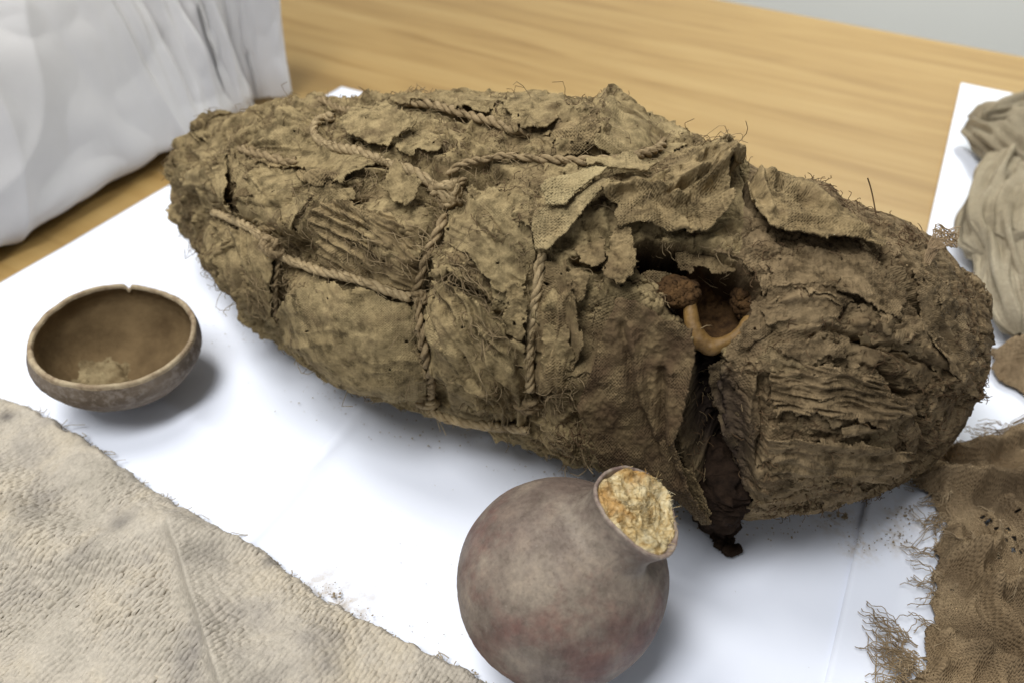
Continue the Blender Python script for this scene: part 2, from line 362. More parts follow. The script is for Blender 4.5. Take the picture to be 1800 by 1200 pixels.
# spread samples a little denser near the caps
ctr = np.stack([np.interp(np.clip(s_, 0, L[-1]), L, ax[:, i]) for i in range(4)], 1)
tan = np.gradient(ax[:, :3], axis=0); tan /= np.linalg.norm(tan, axis=1)[:, None]
tg = np.stack([np.interp(np.clip(s_, 0, L[-1]), L, tan[:, i]) for i in range(3)], 1); tg[:, 2] = 0; tg /= np.linalg.norm(tg, axis=1)[:, None]
kq = ss(0, .7, s_/L[-1])[:, None]; tg = np.array([.85, -.527, 0])*(1-kq)+np.array([.955, -.295, 0])*kq; tg /= np.linalg.norm(tg, axis=1)[:, None]
rad = ctr[:, 3].copy()-.003; cen = ctr[:, :3].copy()
lo = s_ < 0; hi = s_ > L[-1]
cen[lo] += tg[lo]*s_[lo][:, None]; cen[hi] += np.array([.98, .2, 0])*(s_[hi]-L[-1])[:, None]
rad[lo] *= (1-(np.clip(-s_[lo]/cap0, 0, 1))**2.6)**(1/2.2); rad[hi] *= np.sqrt(np.clip(1-((s_[hi]-L[-1])/cap1)**2, 0, 1))
side = np.stack([tg[:, 1], -tg[:, 0], 0*tg[:, 0]], 1)        # towards the viewer's side
tt = np.linspace(0, 1, NP, endpoint=False)
dens_t = np.linspace(0, 2*math.pi, 4000); phi_c = R(42)
den = .28+ss(-.35, .15, np.cos(dens_t-phi_c)); cum = np.concatenate([[0], np.cumsum(.5*(den[1:]+den[:-1]))]); cum /= cum[-1]
phi = np.interp(tt, cum, dens_t)
def ring(cen, rad, side):
    P = cen[:, None]+rad[:, None, None]*(np.cos(phi)[None, :, None]*side[:, None]+np.sin(phi)[None, :, None]*np.array([0, 0, 1.]))
    return P
PB = ring(cen, rad, side)
PBw = np.concatenate([PB[:, -1:], PB, PB[:, :1]], 1)
NB = gnormals(PBw)[:, 1:-1]
outw = np.einsum('ijk,ijk->ij', NB, PB-cen[:, None]); 
if outw.mean() < 0: NB = -NB
del PBw
def bvh_of(P, sub, wrap=True):
    a = P[::sub, ::sub]; return BVHTree.FromPolygons(a.reshape(-1, 3).tolist(), gridf(a.shape[0], a.shape[1], wrap).tolist())
bvh0 = bvh_of(PB, 8)
def hit(bv, x, y, back=True):
    d = Vector(ray(x, y)); h = bv.ray_cast(Vector(EYE), d)
    if h[0] is None:
        if not back: return None, None
        # nearest surface point to the ray
        p = Vector(EYE)+d*.8; q = bv.find_nearest(p); p = Vector(EYE)+d*((q[0]-Vector(EYE)).dot(d)); q = bv.find_nearest(p); h = q
    n = np.array(h[1]); p = np.array(h[0])
    if n@(EYE-p) < 0: n = -n
    return p, n

Q = proj(PB); view = EYE-PB; view /= np.linalg.norm(view, axis=-1, keepdims=True)
front = ss(-.02, .12, np.einsum('ijk,ijk->ij', NB, view))
SP = np.stack([np.broadcast_to(s_[:, None], rad.shape+(NP,)), np.broadcast_to(rad[:, None]*phi[None], (NS, NP))], -1).astype(np.float32)  # along, around
SPs = np.stack([SP[..., 0], SP[..., 1]*0+np.broadcast_to((.15*phi)[None], (NS, NP)), np.zeros((NS, NP))], -1)
rag = fbm(PB, 70, 4, 40)*9+pn(PB, 420, 46)*3           # ragged offset in image pixels
headm = ss(1235, 1300, Q[..., 0]+.12*(Q[..., 1]-700))*1.0
headm = np.where(front > .02, headm, ss(.62, .7, np.broadcast_to((s_[:, None]), (NS, NP))))

# --- first relief: lumps, folds, cinched ropes, cavities
h = (.0075*pn(PB, 9, 1)+.0035*pn(PB, 20, 2))*(1-.35*headm)
tau = np.zeros((NS, NP, 4), np.float32)
ROPES = {  # image pixels of each rope, cast on to the bundle
 'a': ([(418, 262), (447, 272), (480, 283), (507, 293), (535, 286)], 9, 0),
 'b': ([(598, 211), (574, 211), (556, 219), (548, 237), (567, 253), (600, 263), (647, 271), (687, 287), (730, 302), (765, 325), (783, 347)], 9, 1),
 'c': ([(783, 312), (810, 292), (847, 281), (900, 280), (967, 283), (1033, 290), (1083, 284), (1133, 278), (1158, 265), (1167, 245)], 8.5, 0),
 'd': ([(690, 183), (735, 190), (780, 200), (827, 210), (868, 224), (900, 233), (950, 239)], 8.5, 0),
 'e': ([(375, 372), (400, 381), (423, 388), (453, 406), (475, 425), (498, 447), (520, 460), (567, 480), (613, 487), (657, 500), (687, 517), (735, 530)], 9, 1),
 'f': ([(778, 378), (766, 410), (752, 445), (740, 480), (735, 515), (737, 550), (742, 592), (754, 646), (766, 704)], 9.5, 0),
 'g': ([(752, 708), (780, 722), (808, 730), (867, 743), (905, 748), (945, 750)], 10, 1),
 'h': ([(962, 440), (955, 458), (944, 508), (933, 558), (927, 617), (935, 690)], 10.5, 1),
 'i': ([(802, 326), (815, 318), (832, 310)], 7.5, 0),
 'k': ([(499, 440), (491, 480), (486, 520), (492, 575)], 6, 0),
 'j': ([(560, 178), (600, 195), (640, 203), (690, 214)], 7, 0),
}
for k, (pts, w_, _) in ROPES.items():
    d = dline(Q, pts); h -= front*(.0075*np.exp(-(d/26)**2)+.007*np.exp(-(d/55)**2))
# pillows between the ropes
for c, rx, ry, ang, amp in [((625, 605), 120, 80, .45, .010), ((820, 600), 60, 110, -.35, .008), ((430, 320), 70, 55, 0, .006), ((395, 460), 50, 55, .3, .006), ((640, 400), 80, 40, .3, .005), ((860, 400), 60, 60, 0, .004),
        ((1090, 240), 80, 50, .3, .006), ((1220, 315), 55, 16, -.45, .009), ((1245, 335), 60, 16, -.5, .008), ((330, 290), 35, 60, .2, .006), ((1130, 640), 80, 110, -.2, .008), ((1450, 770), 150, 110, .1, .006), ((1400, 555), 90, 26, .05, .010)]:
    dx, dy = Q[..., 0]-c[0], Q[..., 1]-c[1]; ca, sa = math.cos(ang), math.sin(ang)
    e = ((dx*ca+dy*sa)/rx)**2+((-dx*sa+dy*ca)/ry)**2
    h += front*amp*np.exp(-e**1.3)
hS = h.copy()
# drapery folds: thin ridged noise running with the cloth, warped
wp = np.stack([pn(PB, 14, 60), pn(PB, 14, 61)], -1)*.035
U = SPs[..., :2]+wp
def aniso(al, l1, l2, seed, p=2.5):
    a, b = U[..., 0], U[..., 1]; c_, s__ = math.cos(al), math.sin(al)
    return ridge(np.stack([(a*c_+b*s__)/l1, (-a*s__+b*c_)/l2, 0*a], -1), 1, seed, p)
smooth = np.zeros((NS, NP))
for poly in ([(500, 545), (560, 510), (650, 520), (725, 560), (742, 700), (640, 685), (545, 635)], [(1030, 200), (1120, 200), (1230, 280), (1150, 300), (1060, 260)], [(1300, 450), (1500, 460), (1580, 540), (1450, 500), (1340, 500)]):
    smooth = np.maximum(smooth, ss(10, -25, dpoly(Q, poly))*front)
body = 1-headm
def steep(n, k=.5): return n
f1, f2, f3 = aniso(.5, .11, .03, 70, 2), aniso(-.7, .10, .026, 71, 2.5), aniso(1.2, .07, .018, 72, 3)
fold = .010*f1+.006*f2*ss(-.2, .4, pn(PB, 9, 73))+.003*f3*ss(-.1, .4, pn(PB, 12, 74))
h += (fold-.005)*(.15+.85*body)*(1-.75*smooth)
# explicit folds (ridge lines)
for pts, wd, amp in [
    ([(690, 385), (740, 430), (790, 480)], 9, .004), ([(560, 390), (600, 440), (660, 470)], 8, .004), ([(600, 380), (680, 430), (720, 470)], 8, .004), ([(500, 400), (560, 330), (650, 310)], 12, .006),
    ([(780, 480), (850, 560), (930, 640)], 10, .006), ([(770, 540), (800, 610), (850, 690)], 9, .005), ([(800, 470), (880, 520), (930, 590)], 9, .005), ([(345, 215), (420, 240), (400, 300), (340, 330)], 14, .008),
    ([(320, 260), (350, 300), (330, 360)], 12, .007), ([(430, 250), (500, 215), (545, 205)], 16, .007), ([(395, 440), (430, 490), (450, 540)], 13, .007), ([(1150, 330), (1200, 322), (1250, 297)], 13, .008), ([(1185, 356), (1230, 340), (1290, 296)], 12, .009),
    ([(1055, 260), (1050, 215), (1075, 190), (1140, 205)], 9, .006), ([(1130, 200), (1200, 215), (1290, 265), (1330, 270)], 12, .008), ([(1355, 290), (1400, 300), (1450, 350)], 14, .004), ([(640, 700), (560, 650), (500, 590)], 9, .004),
    ([(1345, 540), (1400, 525), (1460, 530)], 12, .006), ([(1500, 560), (1580, 590), (1650, 660)], 14, .006), ([(1560, 470), (1640, 560), (1690, 650)], 12, .005), ([(1330, 640), (1315, 720), (1330, 830)], 12, .007)]:
    d = dline(Q, pts)+rag*.2; a_, b_ = np.array(pts[0], float), np.array(pts[-1], float)
    sg = (b_[0]-a_[0])*(Q[..., 1]-a_[1])-(b_[1]-a_[1])*(Q[..., 0]-a_[0])
    d = np.abs(d); h += front*amp*1.35*(lambda k: k*np.exp(-(d/(wd*.6))**2)+(1-k)*np.exp(-(d/(wd*2.0))**1.6))(ss(-7, 7, sg/np.linalg.norm(b_-a_)))
# torn layers of cloth: plateaus with ragged edges
lay = fbm(PB, 16, 5, 20, .55); lay2 = fbm(PB, 22, 5, 26, .58); lay3 = fbm(PB, 34, 5, 32, .6)
rough_k = 1-.8*smooth
h += rough_k*(.0022*ss(.12, .15, lay)+.0018*ss(.2, .23, lay2)-.003*ss(.62, .66, lay3)*(.4+.6*headm))
h -= rough_k*(.0055*np.exp(-((lay-.095)/.022)**2)+.0045*np.exp(-((lay2-.175)/.022)**2))*(.35+.65*ss(-.1, .3, pn(PB, 8, 97)))
lay_edge = np.maximum(np.exp(-(lay-.13)**2/.002), np.exp(-(lay2-.215)**2/.002))
# explicit torn layers
for poly, amp in [([(778, 433), (862, 415), (852, 445), (835, 470), (800, 462)], .004), ([(830, 330), (940, 340), (935, 420), (880, 430), (840, 390)], .003), ([(1040, 190), (1120, 180), (1220, 250), (1260, 290), (1170, 300), (1060, 262)], .004),
        ([(1260, 440), (1530, 455), (1560, 530), (1420, 500), (1350, 515), (1330, 500)], .004), ([(600, 200), (750, 185), (790, 250), (700, 280), (600, 255)], .003), ([(870, 180), (1030, 200), (1010, 270), (900, 270)], .003),
        ([(420, 270), (540, 300), (520, 400), (400, 370)], .003), ([(1330, 690), (1480, 700), (1560, 780), (1480, 850), (1350, 820)], .004), ([(1480, 560), (1700, 640), (1720, 700), (1600, 680)], .004), ([(1360, 580), (1500, 570), (1560, 640), (1380, 640)], .003)]:
    d = dpoly(Q, poly)+rag; h += front*amp*ss(2.5, -2.5, d); lay_edge = np.maximum(lay_edge, front*np.exp(-(d/5)**2))
# rents, slits and cracks
for pts, wd, dep in [([(1345, 515), (1380, 501), (1420, 505), (1480, 522), (1515, 545)], 5, .012), ([(1474, 528), (1470, 560)], 6, .016), ([(1568, 465), (1600, 500), (1612, 530)], 6, .014), ([(1590, 520), (1640, 580), (1660, 620)], 6, .012),
        ([(1310, 325), (1316, 362)], 6, .02), ([(1355, 343), (1358, 352)], 5, .016), ([(1385, 377), (1405, 378)], 4, .012), ([(1618, 750), (1614, 812)], 6, .028), ([(1500, 600), (1580, 610), (1640, 650)], 8, .012), ([(865, 345), (880, 355)], 6, .018), ([(898, 352), (906, 358)], 4, .012),
        ([(805, 500), (845, 520), (860, 535)], 6, .016), ([(860, 545), (910, 575)], 6, .010), ([(985, 268), (1010, 258), (1050, 262)], 8, .010), ([(1185, 362), (1200, 368)], 7, .02), ([(1010, 462), (1050, 470), (1062, 455)], 10, .02), ([(560, 345), (590, 365), (640, 350)], 6, .008),
        ([(1470, 690), (1540, 700), (1600, 690)], 7, .007), ([(1460, 800), (1500, 790), (1520, 810)], 7, .008), ([(1540, 640), (1600, 720), (1620, 760)], 7, .012), ([(1400, 745), (1440, 752)], 6, .010), ([(490, 470), (480, 560)], 9, .009), ([(1440, 575), (1520, 600), (1600, 640)], 5, .006),
        ([(1335, 660), (1340, 740), (1330, 800)], 5, .009), ([(310, 330), (325, 350)], 10, .012), ([(345, 340), (352, 375)], 7, .010), ([(720, 420), (700, 500)], 7, .006)]:
    d = dline(Q, pts)+rag*.35; h -= front*dep*ss(wd*1.4, 0, d)
# wide cavity in front of the skull, and the gap below it down to the table
CAV = [(1112, 430), (1150, 428), (1215, 440), (1262, 448), (1300, 470), (1333, 500), (1332, 535), (1308, 575), (1282, 604), (1245, 618), (1222, 590), (1175, 545), (1160, 500), (1125, 480)]
CLEFT = [(1222, 598), (1258, 610), (1272, 640), (1262, 690), (1270, 750), (1282, 810), (1305, 880), (1280, 908), (1244, 884), (1222, 810), (1204, 740), (1212, 680)]
SOFT = [(1232, 640), (1290, 640), (1322, 690), (1335, 780), (1330, 865), (1262, 890), (1225, 800)]
dcav = dpoly(Q, CAV)+rag*.6; dcl = dpoly(Q, CLEFT)+rag*.8; dso = dpoly(Q, SOFT)+rag
h -= front*(.105*ss(4, -22, dcav))
h -= front*(.052*ss(7, -16, dcl))
h -= front*(.019*ss(20, -60, dso))
h -= .006*front*ss(30, 0, dcav)
# colour tones: brown neck cloth and mottling, then shade painted into the cavity
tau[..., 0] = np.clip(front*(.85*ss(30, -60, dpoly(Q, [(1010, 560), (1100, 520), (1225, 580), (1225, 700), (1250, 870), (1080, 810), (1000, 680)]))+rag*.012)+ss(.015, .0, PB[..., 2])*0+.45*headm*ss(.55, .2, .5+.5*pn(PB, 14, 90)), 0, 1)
tau[..., 0] = np.maximum(tau[..., 0], front*ss(8, -8, dcav))  # cavity walls coloured dark brown to stand in for deep shade
tau[..., 3] = 0
tau[..., 3] = front*np.clip(.8*ss(-6, -20, dcav)+ss(12, -14, dcl)+.75*ss(10, -30, dso), 0, 1)  # more painted shade in the cavity; purple-grey cloth in and beside the gap
tau[..., 0] = np.clip(np.maximum(tau[..., 0], .55*ss(.35, .75, pn(PB, 28, 95))), 0, 1)
P1 = PB+NB*h[..., None]
bvh1 = bvh_of(P1, 5)
bvhS = bvh_of(PB+NB*(hS+.0045-.006*front*ss(30, 0, dcav))[..., None], 6)

# --- second relief along the new normals: crust, threads, grit
N1 = gnormals(np.concatenate([P1[:, -1:], P1, P1[:, :1]], 1))[:, 1:-1]
if np.einsum('ijk,ijk->ij', N1, NB).mean() < 0: N1 = -N1
crust = fbm(P1, 85, 4, 50, .6)*(.25+.75*ss(-.25, .35, pn(P1, 13, 52)))
strata = pn(np.stack([U[..., 0]*30, U[..., 1]*150, 0*U[..., 0]], -1), 1, 80)+.6*pn(np.stack([U[..., 0]*70, U[..., 1]*330, 0*U[..., 0]], -1), 1, 81)
pits = ss(.45, .75, pn(P1, 150, 55))*ss(-.1, .3, pn(P1, 20, 56))
fibre = ridge(np.stack([(U[..., 0]*.6+U[..., 1]*.8)*90, (-U[..., 0]*.8+U[..., 1]*.6)*340, 0*U[..., 0]], -1), 1, 83, 2)
fmask = ss(.0, .35, pn(P1, 17, 84))*body*(1-smooth)
grit = pn(P1, 330, 57)+.6*pn(P1, 640, 58)
h2 = (.0009*crust*(1-.6*smooth)*(.4+.6*headm)+headm*.0012*strata+body*.0002*strata-.003*pits*(1-smooth)*(.35+.65*headm)+.0010*fmask*fibre+.0002*grit)
P2 = P1+N1*h2[..., None]
# settle on the table
P2[..., 2] = np.where(P2[..., 2] < .03, .0015+np.maximum(0, .03*np.exp((np.minimum(P2[..., 2], .03)-.03)/.03)-.03*math.exp(-1.05)), P2[..., 2])
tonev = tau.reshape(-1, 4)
uvv = np.stack([SP[..., 0], np.broadcast_to((.15*phi)[None], (NS, NP))], -1).reshape(-1, 2)
FB = gridf(NS, NP, True)
hm = (headm > .5).reshape(-1)[FB].sum(1) >= 2
bundle = empty('mummy_bundle', (0, .62, 0), 'long dusty brown cloth mummy bundle tied with twisted rope, bone showing in a tear', 'mummy bundle')
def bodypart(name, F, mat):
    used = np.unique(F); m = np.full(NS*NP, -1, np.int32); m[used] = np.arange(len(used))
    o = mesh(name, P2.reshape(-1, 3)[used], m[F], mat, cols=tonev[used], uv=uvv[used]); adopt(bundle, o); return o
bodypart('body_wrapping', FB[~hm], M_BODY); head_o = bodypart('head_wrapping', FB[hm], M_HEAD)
bvh2 = bvh_of(P2, 3)

# cloth flaps that hang free of the wrapping, each a thin sheet with a torn edge
def flap(name, outline, free, l0, curl, mat, tone=(0, 0, 0, 0), wr=.003, rg=5, step=1.7, thick=.0014, seed=0, curlw=40, dirs=None, ruf=0, bv=None, far=None, pleat=None, grain=1.):
    near = bv == 'near'; bv = bvh0 if bv is None or near else bv
    o_ = np.asarray(outline, float); x0, y0 = o_.min(0)-12; x1, y1 = o_.max(0)+12
    gx, gy = np.meshgrid(np.arange(x0, x1, step), np.arange(y0, y1, step), indexing='ij')
    G = np.stack([gx, gy], -1); nr, nc = gx.shape
    rgn = fbm(G, .035, 4, 100+seed, .6)*rg
    sd = dpoly(G, outline)+rgn
    sub = 4; hx = gx[::sub, ::sub]; hy = gy[::sub, ::sub]
    Pc = np.zeros(hx.shape+(3,)); Nc = np.zeros_like(Pc)
    for i in range(hx.shape[0]):
        for j in range(hx.shape[1]): 
            Pc[i, j], Nc[i, j] = hit(bv, hx[i, j], hy[i, j])
            if near:
                p_, n_n = hit(bvh1, hx[i, j], hy[i, j])
                if np.linalg.norm(p_-EYE) < np.linalg.norm(Pc[i, j]-EYE): Pc[i, j] = p_
    def up_(A):
        fi = np.arange(nr)/sub; fj = np.arange(nc)/sub
        fi = np.clip(fi, 0, A.shape[0]-1); fj = np.clip(fj, 0, A.shape[1]-1)
        i0 = np.minimum(fi.astype(int), A.shape[0]-2); j0 = np.minimum(fj.astype(int), A.shape[1]-2); a = (fi-i0)[:, None, None]; b = (fj-j0)[None, :, None]
        return A[i0][:, j0]*(1-a)*(1-b)+A[i0+1][:, j0]*a*(1-b)+A[i0][:, j0+1]*(1-a)*b+A[i0+1][:, j0+1]*a*b
    P, Nn = up_(Pc), up_(Nc); Nn /= np.linalg.norm(Nn, axis=-1, keepdims=True)
    df = dline(G, free) if free is not None else np.full(gx.shape, 999.)
    lift = (l0 if far is None else far+(l0-far)*np.exp(-(df/70)**2))+curl*np.exp(-(df/curlw)**1.5)
    lift = lift+wr*(pn(G, .022, 110+seed)+.5*pn(G, .05, 111+seed))+grain*(.0012*fbm(G, .12, 3, 112+seed)+.0004*pn(G, .4, 115))
    if ruf: lift = lift+ruf*np.sin(G[..., 0]*.085+1.5*pn(G, .02, 113+seed))*np.exp(-(df/55)**2)
    if pleat:
        pa_, sp_, am_ = pleat; c1, s1 = math.cos(pa_), math.sin(pa_); al_, ac_ = G[..., 0]*c1+G[..., 1]*s1, -G[..., 0]*s1+G[..., 1]*c1
        wpp = np.stack([al_/(sp_*6), (ac_+sp_*.8*pn(G, .012, 116+seed))/sp_, 0*al_], -1)
        lift = lift+am_*(ridge(wpp, 1, 117+seed, 2)+.5*ridge(wpp, 2, 118+seed, 2)-.4)
    if dirs:
        for pts, wd, amp in dirs: lift = lift+amp*np.exp(-((dline(G, pts)+rgn*.3)/wd)**2)
    V = P+Nn*lift[..., None]
    V[..., 2] = np.maximum(V[..., 2], .003)
    t = np.zeros((nr, nc, 4)); t[:] = tone; t *= np.clip(.75+.5*pn(G, .03, 114+seed), 0, 1)[..., None]
    keep = sd < 0
    if rg > 6: keep &= ~(pn(G, .11, 120+seed) > .72)
    F, v, tv, uv = cells(keep, nr, nc, V, t, G*.00062)
    o = mesh(name, v, F, mat, cols=tv, uv=uv); adopt(bundle, o)
    m = o.modifiers.new('thick', 'SOLIDIFY'); m.thickness = thick; m.offset = -1
    return o
flap('cloth_flap', [(1052, 352), (1062, 322), (1100, 306), (1150, 300), (1180, 268), (1240, 262), (1300, 282), (1296, 310), (1262, 326), (1270, 352), (1277, 380), (1264, 400), (1233, 424), (1200, 431), (1160, 418), (1113, 406), (1086, 410), (1074, 392), (1086, 372), (1056, 370)],
     [(1056, 370), (1086, 372), (1086, 410), (1113, 406), (1160, 418), (1200, 431), (1233, 424), (1264, 400), (1277, 380), (1262, 326)], .008, .011, M_FLAP, wr=.002, ruf=.005, seed=1, curlw=30, rg=4, bv='near', far=.0015,
     dirs=[([(1058, 360), (1085, 345), (1110, 338), (1150, 350), (1178, 362)], 9, .009), ([(1150, 348), (1205, 326), (1250, 305), (1268, 298)], 10, .008), ([(1178, 364), (1230, 338), (1275, 308), (1292, 298)], 9, .008), ([(1165, 356), (1215, 334), (1262, 300)], 5, -.006), ([(1205, 370), (1206, 425)], 3, -.004), ([(1190, 285), (1240, 275), (1290, 290)], 10, .006)])
flap('cloth_flap', [(942, 384), (958, 372), (1000, 360), (1040, 338), (1075, 334), (1068, 352), (1050, 363), (1022, 392), (992, 428), (968, 447), (948, 444), (939, 405)],
     [(1050, 363), (1022, 392), (992, 428), (968, 447)], .010, .010, M_FLAP, (0, .55, 0, 0), wr=.002, seed=2, rg=3, curlw=22, dirs=[([(955, 420), (1000, 380), (1060, 342)], 16, .005)])
flap('cloth_flap', [(956, 350), (965, 335), (995, 330), (1040, 318), (1064, 322), (1050, 338), (1018, 358), (995, 380), (962, 378)],
     [(1050, 338), (1018, 358), (995, 380)], .017, .006, M_FLAP, (0, .95, 0, 0), wr=.002, seed=3, rg=3, curlw=20)
flap('cloth_flap', [(1025, 300), (1075, 290), (1110, 278), (1125, 300), (1142, 308), (1130, 325), (1095, 322), (1060, 318), (1030, 315)],
     [(1030, 315), (1095, 322), (1130, 325)], .011, .007, M_FLAP, (0, .45, 0, 0), wr=.003, seed=4, rg=5, curlw=20)
flap('cloth_flap', [(1302, 342), (1318, 326), (1350, 318), (1395, 324), (1440, 344), (1474, 370), (1500, 398), (1534, 440), (1524, 456), (1480, 440), (1437, 441), (1383, 435), (1340, 422), (1316, 395), (1306, 360)],
     [(1306, 360), (1316, 395), (1340, 422), (1383, 435), (1437, 441), (1480, 440), (1524, 455)], .007, .012, M_FLAP, (.12, 0, 0, 0), wr=.002, seed=5, rg=4, curlw=34, bv='near', far=.004,
     dirs=[([(1345, 330), (1385, 334), (1420, 350), (1450, 376)], 12, .009), ([(1370, 330), (1400, 352), (1440, 368)], 16, -.002), ([(1318, 310), (1326, 350), (1345, 392)], 9, .008), ([(1310, 330), (1316, 372)], 6, -.007), ([(1380, 395), (1440, 405), (1500, 425)], 10, .004)])
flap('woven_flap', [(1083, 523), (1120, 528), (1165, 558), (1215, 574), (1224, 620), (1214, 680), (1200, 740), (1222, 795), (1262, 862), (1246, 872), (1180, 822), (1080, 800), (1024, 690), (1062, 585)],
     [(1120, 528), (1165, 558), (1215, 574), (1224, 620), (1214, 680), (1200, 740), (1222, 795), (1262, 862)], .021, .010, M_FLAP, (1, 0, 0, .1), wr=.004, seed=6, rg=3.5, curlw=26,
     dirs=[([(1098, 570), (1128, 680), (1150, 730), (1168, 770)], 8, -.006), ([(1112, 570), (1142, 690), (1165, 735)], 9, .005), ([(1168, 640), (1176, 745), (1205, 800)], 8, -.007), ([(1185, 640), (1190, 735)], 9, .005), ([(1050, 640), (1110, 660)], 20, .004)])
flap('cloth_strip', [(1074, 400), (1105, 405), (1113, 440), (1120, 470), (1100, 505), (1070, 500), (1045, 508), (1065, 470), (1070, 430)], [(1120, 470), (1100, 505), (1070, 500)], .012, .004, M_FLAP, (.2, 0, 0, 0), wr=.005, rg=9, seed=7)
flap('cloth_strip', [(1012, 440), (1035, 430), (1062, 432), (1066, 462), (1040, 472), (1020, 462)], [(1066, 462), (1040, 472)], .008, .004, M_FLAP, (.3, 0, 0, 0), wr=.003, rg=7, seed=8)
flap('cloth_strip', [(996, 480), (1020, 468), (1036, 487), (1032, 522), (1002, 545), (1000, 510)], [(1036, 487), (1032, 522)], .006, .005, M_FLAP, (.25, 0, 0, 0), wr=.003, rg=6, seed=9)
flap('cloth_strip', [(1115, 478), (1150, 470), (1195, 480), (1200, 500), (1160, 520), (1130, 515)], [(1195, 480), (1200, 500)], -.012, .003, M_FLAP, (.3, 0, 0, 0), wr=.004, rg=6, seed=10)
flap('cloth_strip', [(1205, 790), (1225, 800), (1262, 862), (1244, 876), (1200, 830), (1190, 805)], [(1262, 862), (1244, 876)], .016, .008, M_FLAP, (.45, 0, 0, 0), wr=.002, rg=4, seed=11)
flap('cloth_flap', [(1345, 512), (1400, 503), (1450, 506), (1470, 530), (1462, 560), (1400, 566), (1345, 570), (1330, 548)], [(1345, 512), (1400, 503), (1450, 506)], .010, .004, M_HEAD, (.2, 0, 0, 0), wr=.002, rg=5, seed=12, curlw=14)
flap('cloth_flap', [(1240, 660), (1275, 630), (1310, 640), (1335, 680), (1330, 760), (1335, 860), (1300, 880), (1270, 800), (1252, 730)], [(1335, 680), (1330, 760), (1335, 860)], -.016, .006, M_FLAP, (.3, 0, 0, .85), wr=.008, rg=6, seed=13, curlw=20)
for k, (poly, tn) in enumerate([([(1340, 735), (1420, 720), (1500, 745), (1470, 790), (1380, 800)], .1), ([(1500, 690), (1570, 690), (1600, 720), (1540, 760), (1490, 740)], .2), ([(1540, 560), (1600, 560), (1660, 620), (1700, 690), (1640, 660)], .1), ([(1600, 480), (1640, 500), (1690, 580), (1700, 640), (1650, 580)], .1), ([(1390, 820), (1470, 830), (1530, 860), (1440, 880)], .3), ([(1480, 530), (1540, 560), (1590, 600), (1520, 600)], .1), ([(1350, 600), (1430, 590), (1480, 620), (1400, 640)], .2)]):
    flap('cloth_scrap', poly, poly[:2], .008, .003, M_HEAD, (tn, 0, 0, 0), wr=.003, rg=11, seed=20+k)
for k, (poly, tn) in enumerate([([(780, 432), (865, 413), (853, 448), (835, 472), (800, 465)], 0), ([(830, 335), (900, 345), (935, 400), (880, 420), (845, 380)], .1), ([(890, 500), (930, 500), (925, 600), (895, 580)], .1), ([(600, 205), (690, 195), (740, 230), (680, 262), (610, 250)], 0), ([(880, 182), (960, 175), (1020, 205), (960, 235), (900, 225)], .1), ([(520, 350), (580, 330), (640, 345), (570, 380)], .1), ([(950, 560), (1000, 570), (1010, 640), (960, 660)], .25), ([(700, 290), (750, 330), (720, 370), (670, 330)], .05)]):
    flap('cloth_scrap', poly, poly[1:3], .005, .003, M_BODY, (tn, 0, 0, 0), wr=.003, rg=11, seed=40+k)

